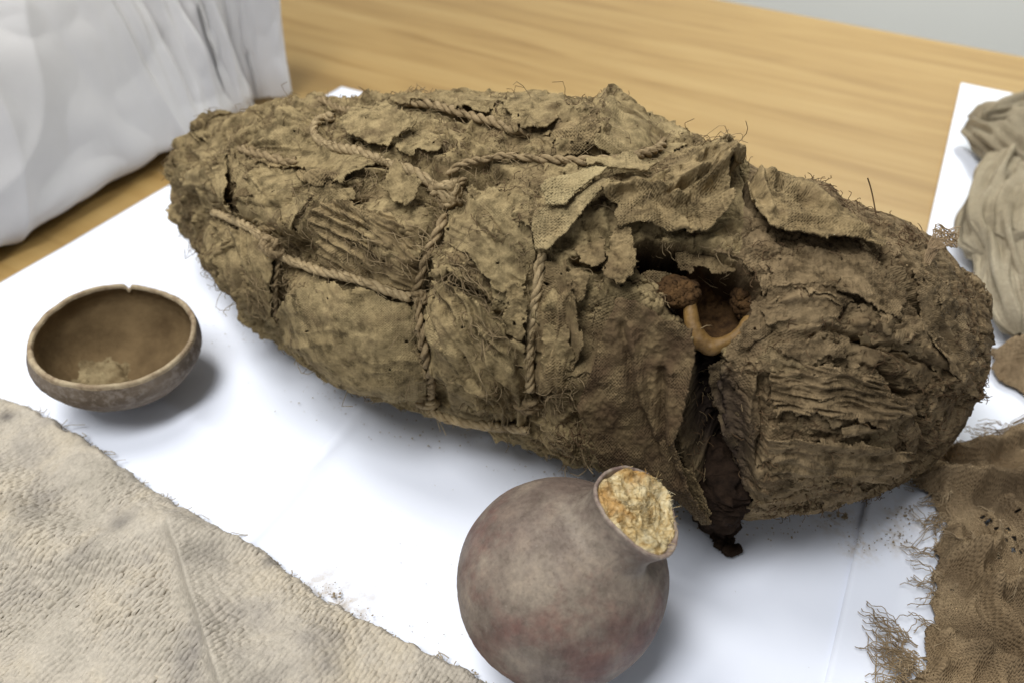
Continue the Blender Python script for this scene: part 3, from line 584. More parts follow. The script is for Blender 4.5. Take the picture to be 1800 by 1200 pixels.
for k, (poly, fr, tn, pl, wr_) in enumerate([
    ([(496, 548), (520, 512), (580, 500), (650, 513), (725, 546), (744, 600), (756, 705), (700, 704), (640, 694), (560, 650), (503, 592)], [(496, 548), (520, 512), (580, 500), (650, 513)], (0, .06, 0, 0), (.5, 60, .002), .0015),
    ([(748, 562), (750, 520), (790, 488), (850, 538), (915, 598), (938, 690), (928, 742), (840, 728), (768, 704)], [(790, 488), (850, 538), (915, 598)], (.05, 0, 0, 0), (1.05, 26, .0055), .002),
    ([(556, 378), (600, 362), (690, 383), (738, 430), (738, 512), (690, 507), (640, 490), (580, 472)], [(556, 378), (600, 362), (690, 383)], (.12, 0, 0, 0), (.62, 15, .0045), .002),
    ([(798, 352), (860, 332), (935, 350), (940, 440), (905, 525), (870, 505), (830, 452), (790, 432), (784, 380)], [(905, 525), (870, 505), (830, 452)], (0, .12, 0, 0), (.85, 30, .003), .003),
    ([(425, 264), (470, 236), (545, 212), (560, 250), (620, 275), (684, 297), (650, 314), (590, 334), (530, 312), (470, 292)], [(650, 314), (590, 334), (530, 312)], (0, .05, 0, 0), (-.4, 34, .004), .003),
    ([(340, 232), (420, 212), (446, 250), (412, 300), (432, 362), (380, 372), (330, 335), (316, 275)], [(412, 300), (432, 362)], (.08, 0, 0, 0), (1.0, 26, .006), .003),
    ([(388, 398), (450, 413), (492, 450), (488, 565), (440, 548), (392, 482)], [(492, 450), (488, 565)], (.1, 0, 0, 0), (1.35, 20, .006), .003),
    ([(586, 196), (680, 188), (760, 203), (803, 240), (770, 272), (700, 273), (620, 252)], [(770, 272), (700, 273), (620, 252)], (0, .1, 0, 0), (.3, 44, .003), .003),
    ([(858, 242), (900, 188), (1000, 194), (1046, 215), (1050, 264), (980, 277), (900, 274)], [(1046, 215), (1050, 264)], (.1, 0, 0, 0), (-.5, 30, .003), .003),
    ([(1046, 266), (1048, 210), (1080, 186), (1140, 198), (1222, 245), (1184, 270), (1152, 298), (1100, 302)], [(1046, 266), (1048, 210), (1080, 186)], (0, .16, 0, 0), (.5, 50, .003), .002),
    ([(418, 300), (520, 298), (564, 340), (524, 402), (470, 412), (428, 376)], [(564, 340), (524, 402)], (0, .08, 0, 0), (.6, 50, .0025), .003),
    ([(950, 468), (1002, 456), (1022, 540), (1034, 602), (1002, 684), (950, 674), (942, 600)], [(1002, 456), (1022, 540), (1034, 602)], (.3, 0, 0, 0), (1.7, 26, .005), .003),
    ([(640, 180), (700, 172), (800, 176), (880, 182), (860, 215), (800, 205), (700, 190)], [(860, 215), (800, 205), (700, 190)], (.15, 0, 0, 0), (.1, 24, .004), .003),
    ([(1348, 452), (1440, 445), (1534, 460), (1588, 520), (1565, 562), (1500, 532), (1430, 506), (1362, 512)], [(1565, 562), (1500, 532), (1430, 506), (1362, 512)], (.1, 0, 0, 0), (.3, 50, .002), .0015),
    ([(1592, 470), (1640, 498), (1704, 600), (1714, 690), (1660, 664), (1612, 582)], [(1660, 664), (1612, 582)], (.12, 0, 0, 0), (1.0, 24, .004), .003),
    ([(1352, 650), (1440, 640), (1530, 660), (1590, 720), (1540, 742), (1440, 720), (1360, 720)], [(1540, 742), (1440, 720), (1360, 720)], (.25, 0, 0, 0), (.15, 13, .004), .002),
    ([(1345, 760), (1440, 765), (1540, 775), (1600, 790), (1560, 840), (1450, 850), (1360, 830)], [(1345, 760), (1440, 765), (1540, 775)], (.05, 0, 0, 0), (.1, 20, .003), .002)]):
    flap('cloth_panel', poly, fr, .0025, .0055, M_HEAD if k > 12 else (M_FLAP if k in (2, 8, 11) else M_BODY), tn, wr=wr_, rg=9, seed=300+k, curlw=16, bv=bvhS, pleat=pl if k > 12 else (pl[0], pl[1]*1.25, pl[2]*1.35), thick=.0012, grain=.35 if k < 13 else .8)
rs = np.random.default_rng(21); made = 0
TORSO = [(330, 230), (560, 190), (900, 190), (1090, 200), (1200, 270), (1050, 330), (930, 400), (930, 560), (1000, 700), (930, 740), (760, 690), (560, 630), (420, 520), (330, 400)]
HEADP = [(1350, 450), (1540, 470), (1640, 560), (1700, 680), (1620, 780), (1500, 860), (1350, 840), (1345, 600)]
for k in range(400):
    if made >= 36: break
    isb = made < 20; x, y = (rs.uniform(330, 1180), rs.uniform(190, 740)) if isb else (rs.uniform(1340, 1700), rs.uniform(440, 870))
    if dpoly(np.array([x, y], float), TORSO if isb else HEADP) > -14: continue
    if isb and dpoly(np.array([x, y], float), [(500, 545), (560, 510), (650, 520), (725, 560), (742, 700), (640, 685), (545, 635)]) < 0: continue
    an = rs.normal(.45, .5) if isb else rs.normal(.25, .35); la, lb = rs.uniform(26, 70), rs.uniform(10, 26); ca, sa = math.cos(an), math.sin(an)
    tt_ = np.linspace(0, 2*math.pi, 11, endpoint=False); jr = rs.uniform(.65, 1.25, 11)
    poly = [(x+ca*la*j*math.cos(t)-sa*lb*j*math.sin(t), y+sa*la*j*math.cos(t)+ca*lb*j*math.sin(t)) for t, j in zip(tt_, jr)]
    kk = rs.integers(0, 11); fr = [poly[(kk+i) % 11] for i in range(5)]
    flap('cloth_scrap', poly, fr, .0012, rs.uniform(.002, .006), (M_BODY if rs.random() < .6 else M_FLAP) if isb else M_HEAD, (rs.choice([0, 0, .15, .4]), rs.choice([0, 0, 0, .2]), 0, 0), wr=.0012, rg=10, seed=60+k, curlw=14, bv=bvh1, step=2.0, thick=.001,
         dirs=[([(x-ca*la+rs.normal()*6, y-sa*la), (x+ca*la, y+sa*la+rs.normal()*6)], 5, .0025)] if rs.random() < .6 else None)
    made += 1
flap('cloth_strip', [(1186, 436), (1262, 444), (1296, 466), (1270, 482), (1240, 466), (1214, 478), (1196, 462)], [(1270, 482), (1240, 466), (1214, 478)], -.008, .004, M_FLAP, (.6, 0, 0, 0), wr=.004, rg=10, seed=15)
flap('cloth_strip', [(1318, 540), (1345, 528), (1372, 545), (1350, 585), (1318, 606), (1292, 612), (1300, 588)], [(1292, 612), (1300, 588), (1318, 540)], .004, .004, M_HEAD, (.3, 0, 0, 0), wr=.004, rg=8, seed=16)
# bone: rim of the eye opening, and the dried tissue beside it
def at_depth(x, y, dep):
    p, n = hit(bvh0, x, y); return p+ray(x, y)*dep
def lump_tube(pts, rads, seg=60, sides=22, amp=.0015, seed=0, flat=1):
    c = spline(pts, seg); r_ = np.interp(np.linspace(0, 1, seg), np.linspace(0, 1, len(rads)), rads)
    t = np.linspace(0, 1, seg); r_ = r_*np.clip(np.minimum(t, 1-t)*14, .02, 1)**.5
    V, F = tubes([c], [r_], sides); V = V.reshape(seg, sides, 3); d = V-c[:, None]
    V = V+d/np.maximum(np.linalg.norm(d, axis=-1, keepdims=True), 1e-6)*(amp*fbm(V, 90, 4, seed))[..., None]
    return V.reshape(-1, 3), F
# the eye socket: a hollow cup of stained bone with a thick lower rim
sc_, sn_ = hit(bvh0, 1268, 535); sd_ = ray(1268, 535); sc_ = sc_+sd_*.016
su = rt-sd_*(rt@sd_); su /= np.linalg.norm(su); sv = up-sd_*(up@sd_); sv /= np.linalg.norm(sv)
ta, tb_ = np.linspace(.02, 1, 46), np.linspace(0, 2*math.pi, 90, endpoint=False)
rx_, ry_ = .033*(1+.10*np.sin(2*tb_+.6)+.05*np.sin(3*tb_)), .036*(1+.07*np.sin(3*tb_+1))
Vs = sc_+su*(ta[:, None]*(rx_*np.cos(tb_))[None])[..., None]+sv*(ta[:, None]*(ry_*np.sin(tb_))[None])[..., None]+sd_*(.046*(1-ta[:, None]**2.4)+0*tb_[None])[..., None]
Vs = Vs+sd_*(.006*fbm(Vs, 70, 4, 12))[..., None]
o = mesh('eye_socket', Vs, gridf(46, 90, True), M_HUSK); adopt(head_o, o); o['label'] = 'dark hollow eye socket seen through the torn cloth'
bp = [at_depth(x, y, d) for x, y, d in [(1214, 512, .020), (1213, 540, .012), (1217, 570, .009), (1228, 597, .009), (1248, 609, .010), (1272, 603, .011), (1294, 588, .012), (1312, 572, .014), (1326, 556, .018)]]
o = mesh('exposed_bone', *lump_tube(bp, [.004, .0052, .006, .0072, .0068, .005, .0042, .0055, .005], 90, 24, .0010, 3), M_BONE); adopt(head_o, o); o['label'] = 'curved ochre rim of exposed bone'
gx_, gy_ = np.meshgrid(np.linspace(-1, 1, 70), np.linspace(-1, 1, 60), indexing='ij')
for (cx_, cy_, rx, ry, dep, bul, sd0) in [(1190, 514, 34, 22, .016, .010, 5), (1308, 528, 16, 26, .040, .008, 6)]:
    rr_ = np.hypot(gx_, gy_)*1.0+1e-3+.25*pn(np.stack([gx_, gy_, 0*gx_], -1), 1.6, 60+sd0); pc = at_depth(cx_, cy_, dep); px_m = np.linalg.norm(pc-EYE)/F_PX
    dome = np.sqrt(np.clip(1-np.clip(rr_, 0, 2)**2.2, 0, 1)); Vd = pc+su*(gx_*rx*px_m)[..., None]+sv*(gy_*ry*px_m)[..., None]-sd_*(bul*dome)[..., None]
    Vd = Vd-sd_*(.007*fbm(Vd, 100, 5, 13+sd0, .65))[..., None]
    F_, v_ = cells(rr_ < 1.0, 70, 60, Vd); o = mesh('dried_tissue', v_, F_, M_HUSK); adopt(head_o, o); m = o.modifiers.new('thick', 'SOLIDIFY'); m.thickness = .004; m.offset = -1
flap('cloth_flap', [(1250, 446), (1296, 462), (1330, 494), (1338, 530), (1352, 512), (1400, 498), (1440, 470), (1380, 440), (1300, 436)], [(1250, 446), (1296, 462), (1330, 494), (1338, 530)], .004, .003, M_HEAD, (.1, 0, 0, 0), wr=.0015, rg=5, seed=14, curlw=14)
# dark shrivelled lock that falls from the gap on to the paper
g1, g2, g3 = gnd(1262, 905, .02), gnd(1275, 945, .006), gnd(1283, 965, .005)
pts = [at_depth(1258, 760, .07), at_depth(1264, 830, .03), at_depth(1270, 872, .004), g1, g2, g3]
V, F = lump_tube(pts, [.016, .022, .022, .018, .009, .007], 90, 40, .009, 9)
V[:, 2] = np.maximum(V[:, 2], .0015)
o = mesh('dark_lock', V, F, M_DARK); adopt(bundle, o)
o = mesh('dark_lock', *(lambda vf: (np.maximum(vf[0], [-9, -9, .0012]), vf[1]))(lump_tube([gnd(1268, 962, .004), gnd(1284, 967, .005), gnd(1300, 962, .004)], [.004, .006, .005], 40, 18, .0025, 12)), M_DARK); adopt(bundle, o)

# ropes: two-ply twisted cords lying on the wrapping
def rope(path, wpx, bv, mat, name='rope', lift=.95, plies=3, twist=1.0, fray=True, seed=0):
    n0 = max(8, int(np.linalg.norm(np.diff(np.asarray(path, float), axis=0), axis=1).sum()/5))
    px = spline(path, n0); H_ = []
    for p_ in px:
        a_, b_ = hit(bv, *p_); c_, d_ = hit(bvhS, *p_); c_ = c_+d_*.0035
        H_.append((c_, b_) if np.linalg.norm(c_-EYE) < np.linalg.norm(a_-EYE) else (a_, b_))
    P = np.array([a for a, b in H_]); Nn = np.array([b for a, b in H_])
    dist = np.linalg.norm(P-EYE, axis=1).mean(); r_ = .86*wpx*dist/F_PX
    k = np.array([1, 2, 3, 2, 1.])/9
    for _ in range(7):
        e = np.vstack([P[:1], P[:1], P, P[-1:], P[-1:]]); dep = np.stack([np.convolve(e[:, i], k, 'valid') for i in range(3)], 1)
        P = np.where(np.einsum('ij,ij->i', dep-P, Nn)[:, None] > -.004, dep, P)
        e = np.vstack([Nn[:1], Nn[:1], Nn, Nn[-1:], Nn[-1:]]); Nn = np.stack([np.convolve(e[:, i], k, 'valid') for i in range(3)], 1); Nn /= np.linalg.norm(Nn, axis=1)[:, None]
    P = P+Nn*r_*lift
    return strands(P, Nn, r_, mat, name, plies, twist, fray, seed)
def strands(P, Nn, r_, mat, name, plies=3, twist=1., fray=True, seed=0):
    ln = np.concatenate([[0], np.cumsum(np.linalg.norm(np.diff(P, axis=0), axis=1))]); m = max(40, int(ln[-1]/.0013))
    t = np.linspace(0, ln[-1], m); c = np.stack([np.interp(t, ln, P[:, i]) for i in range(3)], 1); nn = np.stack([np.interp(t, ln, Nn[:, i]) for i in range(3)], 1)
    T = np.gradient(c, axis=0); T /= np.linalg.norm(T, axis=1)[:, None]
    b = np.cross(T, nn); b /= np.linalg.norm(b, axis=1)[:, None]; nn = np.cross(b, T)
    pitch = r_*6.5/twist; lines = []; rads = []
    ph0 = t/pitch*2*math.pi+2.0*pn(np.stack([t*30, 0*t+seed, 0*t], -1), 1, 130+seed)
    wob = 1+.35*pn(np.stack([t*60, 0*t+seed, 0*t], -1), 1, 131+seed)
    for q in range(plies):
        a = ph0+q*2*math.pi/plies
        lines.append(c+(nn*np.cos(a)[:, None]+b*np.sin(a)[:, None])*(r_*.48*wob)[:, None])
        rads.append(r_*.56*wob*np.clip(np.minimum(t, t[-1]-t)/.004+.35, .2, 1)*(1+.2*pn(np.stack([t*140, 0*t+q, 0*t], -1), 1, 133+seed)))
    V1, F1 = tubes(lines, rads, 9)
    # loose fibres along the cord
    nf = int(ln[-1]*(450 if fray else 150)); i = rng.integers(0, m-1, nf); st_ = rng.normal(size=(nf, 2)); st_ /= np.linalg.norm(st_, axis=1)[:, None]
    root = c[i]+(nn[i]*st_[:, :1]+b[i]*st_[:, 1:])*r_*.9; dirn = T[i]*rng.choice([-1, 1], nf)[:, None]*1.1+(nn[i]*np.abs(st_[:, :1])+b[i]*st_[:, 1:])*.5+rng.normal(size=(nf, 3))*.3
    ll = rng.uniform(.003, .010, nf); q = np.linspace(0, 1, 4)
    Ls = root[:, None]+dirn[:, None]*(ll[:, None, None]*q[None, :, None])+rng.normal(size=(nf, 1, 3))*.002*(q**2)[None, :, None]
    V2, F2 = tubes(Ls, np.full(nf, .00028), 3)
    o = mesh(name, *join([(V1, F1), (V2, F2)]), mat); adopt(bundle, o); return c, o
rope_paths = {}
for k, (pts, w_, pale) in ROPES.items():
    rope_paths[k] = rope(pts, w_, bvh2, M_ROPE if pale else M_ROPED, 'rope', seed=ord(k) % 17, plies=3 if pale else 2)[1]
# knots where cords cross: small coiled loops
def knot(px, py, rr, rw, mat, seed, turns=2.2, on=None):
    p, n = hit(bvh2, px, py); n = n/np.linalg.norm(n); a = np.cross(n, [0, 0, 1.]); a /= np.linalg.norm(a); b = np.cross(n, a)
    t = np.linspace(0, turns*2*math.pi, 70); k = np.random.default_rng(seed).uniform(0, 6.28, 3)
    c = p+n*.004+a[None]*(rr*np.cos(t+k[0])*(1+.3*np.sin(2.3*t)))[:, None]+b[None]*(rr*.8*np.sin(t*1.35+k[1]))[:, None]+n[None]*(rr*.55*np.sin(t*2.1+k[2])+rr*.3)[:, None]
    c_, o = strands(c+n*.003, np.repeat(n[None], 70, 0), rw, mat, 'knot', 3, 1., True, seed); adopt(on, o); return o
rp_ = rope_paths
knot(784, 340, .0095, .0048, M_ROPE, 3, on=rp_['b']); knot(738, 530, .007, .0042, M_ROPED, 5, 1.6, rp_['f']); knot(760, 706, .007, .0048, M_ROPE, 6, 1.4, rp_['g']); knot(928, 690, .008, .0045, M_ROPED, 8, on=rp_['h']); knot(485, 437, .008, .004, M_ROPED, 9, 1.8, rp_['e'])

# loose and frayed threads
TH = []
def threads(cx, cy, sx, sy, n, l0, l1, ang=None, spread=.5, lift=.35, curl=1., seed=0, clump=0, bv=bvh2, w_=.00042, pool=TH):
    rg_ = np.random.default_rng(1000+seed); out = []; n = int(n*.75); l0 *= .6; l1 *= .6; lift *= .45; w_ *= .85
    gx = gy = None; nr_ = rg_.integers(0, 99)
    for i in range(n):
        x, y = rg_.normal(cx, sx), rg_.normal(cy, sy)
        p, nn = hit(bv, x, y, False)
        if p is None: continue
        a = ang if ang is not None else rg_.uniform(0, 6.28); a = a+rg_.normal()*spread
        # direction on the surface that runs along image angle a
        d = rt*math.cos(a)-up*math.sin(a); d = d-nn*(d@nn); d /= np.linalg.norm(d)+1e-9
        b = np.cross(nn, d); ln = rg_.uniform(l0, l1); m = 8; q = np.linspace(0, 1, m)
        k1, k2, k3 = rg_.normal(size=3); lf = abs(rg_.normal())*lift
        c = p[None]-nn*.0006+d[None]*(ln*q)[:, None]+b[None]*(ln*curl*(.28*k1*np.sin(q*2.6)+.12*k2*np.sin(q*6+k3)))[:, None]+nn[None]*(ln*(lf*np.sin(q*2.7)+.02))[:, None]
        c[:, 2] = np.maximum(c[:, 2], .001)
        out.append(c)
    pool.append((np.array(out), w_))
# clumps seen on the wrapping: x, y, spread x, y, count, length, direction
for k, a in enumerate([(660, 300, 30, 14, 130, .012, .035, 2.2, .5), (590, 355, 45, 14, 150, .012, .035, 2.4, .5), (620, 440, 45, 30, 130, .02, .06, .75, .2), (690, 430, 40, 25, 90, .02, .05, .65, .2), (560, 420, 30, 30, 70, .02, .04, .9, .3),
        (775, 400, 14, 25, 90, .012, .04, 1.6, .5), (800, 480, 16, 35, 90, .015, .045, 1.2, .35), (840, 560, 20, 40, 60, .015, .04, 1.0, .5), (730, 245, 40, 14, 130, .006, .018, 1.5, .6), (800, 262, 30, 10, 90, .006, .016, 1.6, .5),
        (455, 485, 12, 25, 60, .015, .045, 1.4, .4), (495, 470, 18, 40, 120, .012, .035, 1.6, .7), (540, 500, 40, 10, 80, .008, .022, 1.4, .7), (520, 585, 30, 40, 20, .008, .02, None, 1), (940, 690, 26, 16, 170, .010, .03, 1.6, .9), (985, 690, 20, 25, 90, .01, .03, 1.5, .9),
        (960, 770, 25, 14, 110, .008, .022, 1.6, .8), (880, 640, 22, 45, 80, .012, .04, 1.3, .5), (930, 240, 60, 16, 130, .005, .014, None, 1), (1040, 205, 20, 10, 60, .005, .014, None, 1), (735, 172, 26, 6, 90, .008, .022, -1.6, .8), (640, 180, 60, 6, 70, .006, .016, -1.6, .8),
        (930, 178, 20, 6, 70, .006, .014, -1.6, .8), (480, 185, 60, 10, 70, .005, .012, -1.6, 1), (840, 180, 60, 6, 70, .005, .012, -1.6, .8), (1030, 262, 24, 8, 60, .005, .012, None, 1), (560, 650, 50, 12, 40, .006, .018, 2.0, .7), (700, 715, 60, 6, 60, .006, .014, 1.6, .6),
        (870, 350, 40, 20, 60, .006, .016, None, 1), (900, 430, 30, 30, 60, .006, .018, None, 1), (1085, 470, 22, 25, 90, .004, .011, None, 1), (1165, 430, 40, 6, 25, .005, .014, 1.5, .5), (1165, 255, 6, 8, 30, .008, .02, -1.0, .5)]):
    threads(*a, seed=k)
threads(1040, 430, 330, 110, 420, .003, .010, None, 1, .4, 1, 60, w_=.00032)
threads(620, 400, 200, 130, 650, .003, .012, None, 1, .4, 1, 61, w_=.00032)
threads(850, 500, 90, 120, 350, .004, .014, None, 1, .4, 1, 62, w_=.00032)
def build_threads(pool, mat, name='loose_threads'):
    o = mesh(name, *join([tubes(c, np.full(len(c), w_), 3) for c, w_ in pool if len(c)]), mat); o['kind'] = 'stuff'; adopt(bundle, o); return o
ed = (lay_edge*front*(front > .5)).ravel(); ed = ed*(ed > .5); ed = np.where(np.isfinite(ed), ed, 0); ed /= ed.sum()
def edge_fuzz(n, l0, l1, seed, w_, pool, wts):
    r_ = np.random.default_rng(seed); i = r_.choice(len(wts), n, p=wts/wts.sum()); p = P2.reshape(-1, 3)[i]; nn = N1.reshape(-1, 3)[i]
    d = r_.normal(size=(n, 3))+np.array([0, 0, -.5]); d -= nn*np.einsum('ij,ij->i', d, nn)[:, None]; d /= np.linalg.norm(d, axis=1)[:, None]; b = np.cross(nn, d)
    ln = r_.uniform(l0, l1, n)[:, None, None]; q = np.linspace(0, 1, 5)[None, :, None]; k = r_.normal(size=(n, 3))[:, :, None, None]
    c = p[:, None]+d[:, None]*ln*q+b[:, None]*ln*(.3*k[:, 0]*np.sin(q*2.8)+.12*k[:, 1]*np.sin(q*6))+nn[:, None]*(ln*np.abs(k[:, 2])*.28*np.sin(q*2.6)+.0004)
    pool.append((c, w_))
hb = headm.ravel()
edge_fuzz(3200, .003, .012, 400, .00032, TH, ed*(hb < .5)+1e-12); edge_fuzz(500, .012, .028, 401, .00034, TH, ed*(hb < .5)+1e-12)
build_threads(TH, M_THREAD)
TD = []
for k, a in enumerate([(1530, 365, 40, 14, 170, .005, .016, -.9, .7), (1600, 420, 20, 14, 110, .005, .016, -.7, .7), (1440, 330, 20, 10, 60, .006, .016, -.5, .6), (1690, 560, 12, 50, 120, .004, .012, -.3, .8), (1722, 680, 8, 20, 70, .005, .014, .2, .7), (1640, 780, 20, 30, 70, .004, .012, .8, .8),
        (1400, 890, 50, 8, 110, .004, .012, 1.6, .7), (1530, 875, 25, 8, 80, .006, .018, 1.5, .6), (1420, 690, 20, 14, 70, .006, .016, 1.5, .8), (1450, 510, 50, 6, 60, .004, .012, None, 1), (1480, 700, 130, 70, 500, .002, .007, None, 1), (1230, 800, 12, 40, 60, .006, .018, .8, .6), (1060, 785, 40, 12, 90, .006, .018, 1.2, .6), (1000, 760, 20, 14, 90, .006, .02, 1.5, .7), (1230, 290, 60, 10, 60, .004, .01, None, 1)]):
    threads(*a, seed=80+k, pool=TD)
edge_fuzz(1300, .0025, .009, 402, .00032, TD, ed*(hb > .5)+1e-12); edge_fuzz(900, .003, .012, 403, .00034, TD, ed*(hb < .5)+1e-12)
build_threads(TD, M_DTHREAD)
# one long bristle and the scrap of open net standing off the crown
p, n_ = hit(bvh2, 1540, 378); q = np.linspace(0, 1, 12)[:, None]
o = mesh('bristle', *tubes([p+(n_*.02+up*.012-rt*.018)*q+up*.004*np.sin(q*3)], [.0006*np.ones(12)], 5), M_DTHREAD); adopt(bundle, o)
p, n_ = hit(bvh2, 1622, 462); a_ = rt*.026+up*.006; b_ = rt*.004+up*.020+n_*.006
Ls = []
for i in range(20):
    q = np.linspace(0, 1, 9)[:, None]; f = i/19
    Ls.append(p+b_*(.25+.8*f)+a_*q*(.8+.2*math.sin(i*2.1))+up*.0012*np.sin(q*9+i)+n_*.005*np.sin(q*3+f*2))
    Ls.append(p+b_*(.22+.83*q*(.85+.15*math.sin(i*1.7)))+a_*f*.95+n_*.005*np.sin(f*3+q*2)+rt*.0007*np.sin(q*11+i))
for i in range(9):
    q = np.linspace(0, 1, 9)[:, None]; Ls.append(p-n_*.006+(b_*.4+a_*(.05+.05*i)+n_*.006)*q-up*.012*(1-q)+rt*.001*np.sin(q*5+i))
o = mesh('net_scrap', *tubes(Ls, np.full(len(Ls), .0005), 4), m_simple('net_thread', (.24, .165, .09), (.4, .29, .17), 90)); adopt(bundle, o)

# ------------------------------------------------------------------ clay bowl
def lathe(prof, seg, axis_pts=None):
    prof = np.asarray(prof); a = np.linspace(0, 2*math.pi, seg, endpoint=False)
    return np.stack([prof[:, 0:1]*np.cos(a)[None], prof[:, 0:1]*np.sin(a)[None], np.repeat(prof[:, 1:2], seg, 1)], -1)
RB, HB = .080, .079
bc = gnd(188, 583, HB+.002)*np.array([1, 1, 0]); tilt = R(6.5)
bowl = empty('clay_bowl', tuple(bc), 'small round brown clay bowl with a chipped rim and dried residue inside', 'bowl')
def place_bowl(V):
    s0 = V.shape; V = V.reshape(-1, 3); th = np.arctan2(V[:, 1], V[:, 0])
    k = 1+.012*np.sin(2*th+.6)+.008*np.sin(3*th+2); V = V*np.stack([k, k, np.ones_like(k)], 1)
    V[:, 2] += .0016*np.sin(3*th+1)*(V[:, 2]/HB)**2+.001*pn(np.stack([np.cos(th), np.sin(th), 0*th], -1), 5, 5)*(V[:, 2] > HB*.8)
    # chip in the far rim
    chip = np.exp(-((th-R(101))/.03)**2); V[:, 2] -= .007*chip*ss(HB-.014, HB-.002, V[:, 2])
    V = V+pn(V, 45, 6)[:, None]*.0008+pn(V, 200, 7)[:, None]*.0003
    M = np.array(Matrix.Rotation(tilt, 3, Vector((.25, 1, 0)).normalized())); V = V@M.T
    return V.reshape(s0)
zb = np.linspace(0, 1, 40)
op = spline([(0, 0), (.020, .0005), (.042, .007), (.064, .022), (.0795, .041), (.0828, .051), (.0800, .0625)], 70)
rp = spline([(.080, .0625), (.0793, .0652), (.0775, .0662), (.0752, .0657), (.0741, .0632)], 16)
ip = spline([(.0741, .0632), (.0765, .052), (.0740, .042), (.062, .0265), (.042, .0125), (.02, .0065), (0, .006)], 70)
op[0, 0] = .0003; ip[-1, 0] = .0003
dz = None
parts = []
for nm, pr, mt in (('bowl_wall', op, M_BOWL), ('rim', rp, M_RIM), ('inner_wall', ip, M_BOWLIN)):
    V = place_bowl(lathe(pr*np.array([1, 1.2]), 220)); parts.append((nm, V, mt))
zmin = min(v[..., 2].min() for _, v, _ in parts)
for nm, V, mt in parts:
    o = mesh(nm, V+bc+np.array([0, 0, .002-zmin]), gridf(V.shape[0], V.shape[1], True), mt); adopt(bowl, o)
# residue on the bottom: patchy crust
n_ = 150; xx, yy = np.meshgrid(np.linspace(-.056, .056, n_), np.linspace(-.056, .056, n_), indexing='ij'); rr = np.hypot(xx, yy)
zin = np.interp(rr, ip[::-1, 0], ip[::-1, 1])
G3 = np.stack([xx, yy, 0*xx], -1)
blob = 1.15*np.exp(-(((xx+.022)/.024)**2+((yy+.004)/.024)**2))+1.0*np.exp(-(((xx-.002)/.022)**2+((yy+.030)/.016)**2))+.6*np.exp(-(((xx-.02)/.018)**2+((yy+.028)/.013)**2))+.35*fbm(G3, 40, 4, 77)
hh = .007*ss(.28, .9, blob)*(1+.5*fbm(G3, 60, 3, 78))+.0006*fbm(G3, 200, 3, 79)
V = np.stack([xx, yy, zin*1.2+hh-.0005], -1); F, v = cells((blob > .3) & (rr < .058), n_, n_, V)
M3 = np.array(Matrix.Rotation(tilt, 3, Vector((.25, 1, 0)).normalized()))
o = mesh('residue', v@M3.T+bc+np.array([0, 0, .002-zmin]), F, M_RESIDUE); adopt(bowl, o)

# ------------------------------------------------------------------ globular jar with a plugged neck
JR = .0815; S = np.array([.0453, .3253, JR])
tv = -ray(1125, 905); axj = .60*tv+.80*(.74*rt+.67*up); axj /= np.linalg.norm(axj)
e1 = np.cross(axj, [0, 0, 1.]); e1 /= np.linalg.norm(e1); e2 = np.cross(axj, e1)
jar = empty('clay_jar', (S[0], S[1], .002), 'round reddish grey clay jar tipped over with a yellowish plug in its short neck', 'jar')
th = np.linspace(math.pi, .66, 90); ball = np.stack([JR*np.sin(th), JR*np.cos(th)], 1); ball[0, 0] = .0003
neck = spline([ball[-1], (.0425, .0700), (.0365, .0755), (.0335, .0820), (.0322, .089), (.0331, .096), (.0346, .1020)], 70)[1:]
lip = spline([(.0346, .1020), (.0347, .1036), (.0338, .1044), (.0324, .1040), (.0310, .101), (.0296, .094)], 26)
def jarpos(V, neckdent=True):
    sh = V.shape; V = V.reshape(-1, 3); z = V[:, 2]; an = np.arctan2(V[:, 1], V[:, 0])
    k = ss(.06, .1, z)
    V = V*np.stack([1+k*(.06*np.sin(2*an+.7)+.03*np.sin(3*an)), 1+k*(.06*np.sin(2*an+.7)+.03*np.sin(3*an)), np.ones_like(z)], 1)
    V[:, 2] += k*(.002*np.sin(2*an+2)+.0012*pn(np.stack([np.cos(an), np.sin(an), 0*an], -1), 3, 9))
    W = V[:, :1]*e1+V[:, 1:2]*e2+V[:, 2:]*axj
    W = W*(1+.055*pn(W, 9, 21)[:, None]+.008*pn(W, 30, 22)[:, None])+pn(W, 220, 23)[:, None]*.00025
    # pressed-in fold under the lip on the lower right
    c = rt*.052+up*.012+tv*.055; d = np.linalg.norm(W-(axj*.089+(rt*.022-up*.026)), axis=1)
    dirv = W-axj*(W@axj)[:, None]; dirv /= np.maximum(np.linalg.norm(dirv, axis=1), 1e-6)[:, None]
    W = W-dirv*(.012*np.exp(-(d/.012)**2))[:, None]
    return (W+S).reshape(sh)
JB = jarpos(lathe(np.vstack([ball, neck]), 240)); zl = JB[..., 2].min(); dzj = np.array([0, 0, .0022-zl])
kz = np.repeat(np.vstack([ball, neck])[:, 1:2], 240, 1); tj = np.zeros(JB.shape[:2]+(4,))
jb = o = mesh('jar_body', JB+dzj, gridf(JB.shape[0], 240, True), M_JAR, cols=tj.reshape(-1, 4)); adopt(jar, o)
JL = jarpos(lathe(lip, 240)); tj = np.zeros(JL.shape[:2]+(4,)); tj[..., 0] = .85
o = mesh('lip', JL+dzj, gridf(JL.shape[0], 240, True), M_JAR, cols=tj.reshape(-1, 4)); adopt(jb, o)
nr, ns_ = 60, 150
rr = np.linspace(.0003, .0324, nr); aa = np.linspace(0, 2*math.pi, ns_, endpoint=False)
X = rr[:, None]*np.cos(aa)[None]; Y = rr[:, None]*np.sin(aa)[None]; G3 = np.stack([X, Y, 0*X], -1)
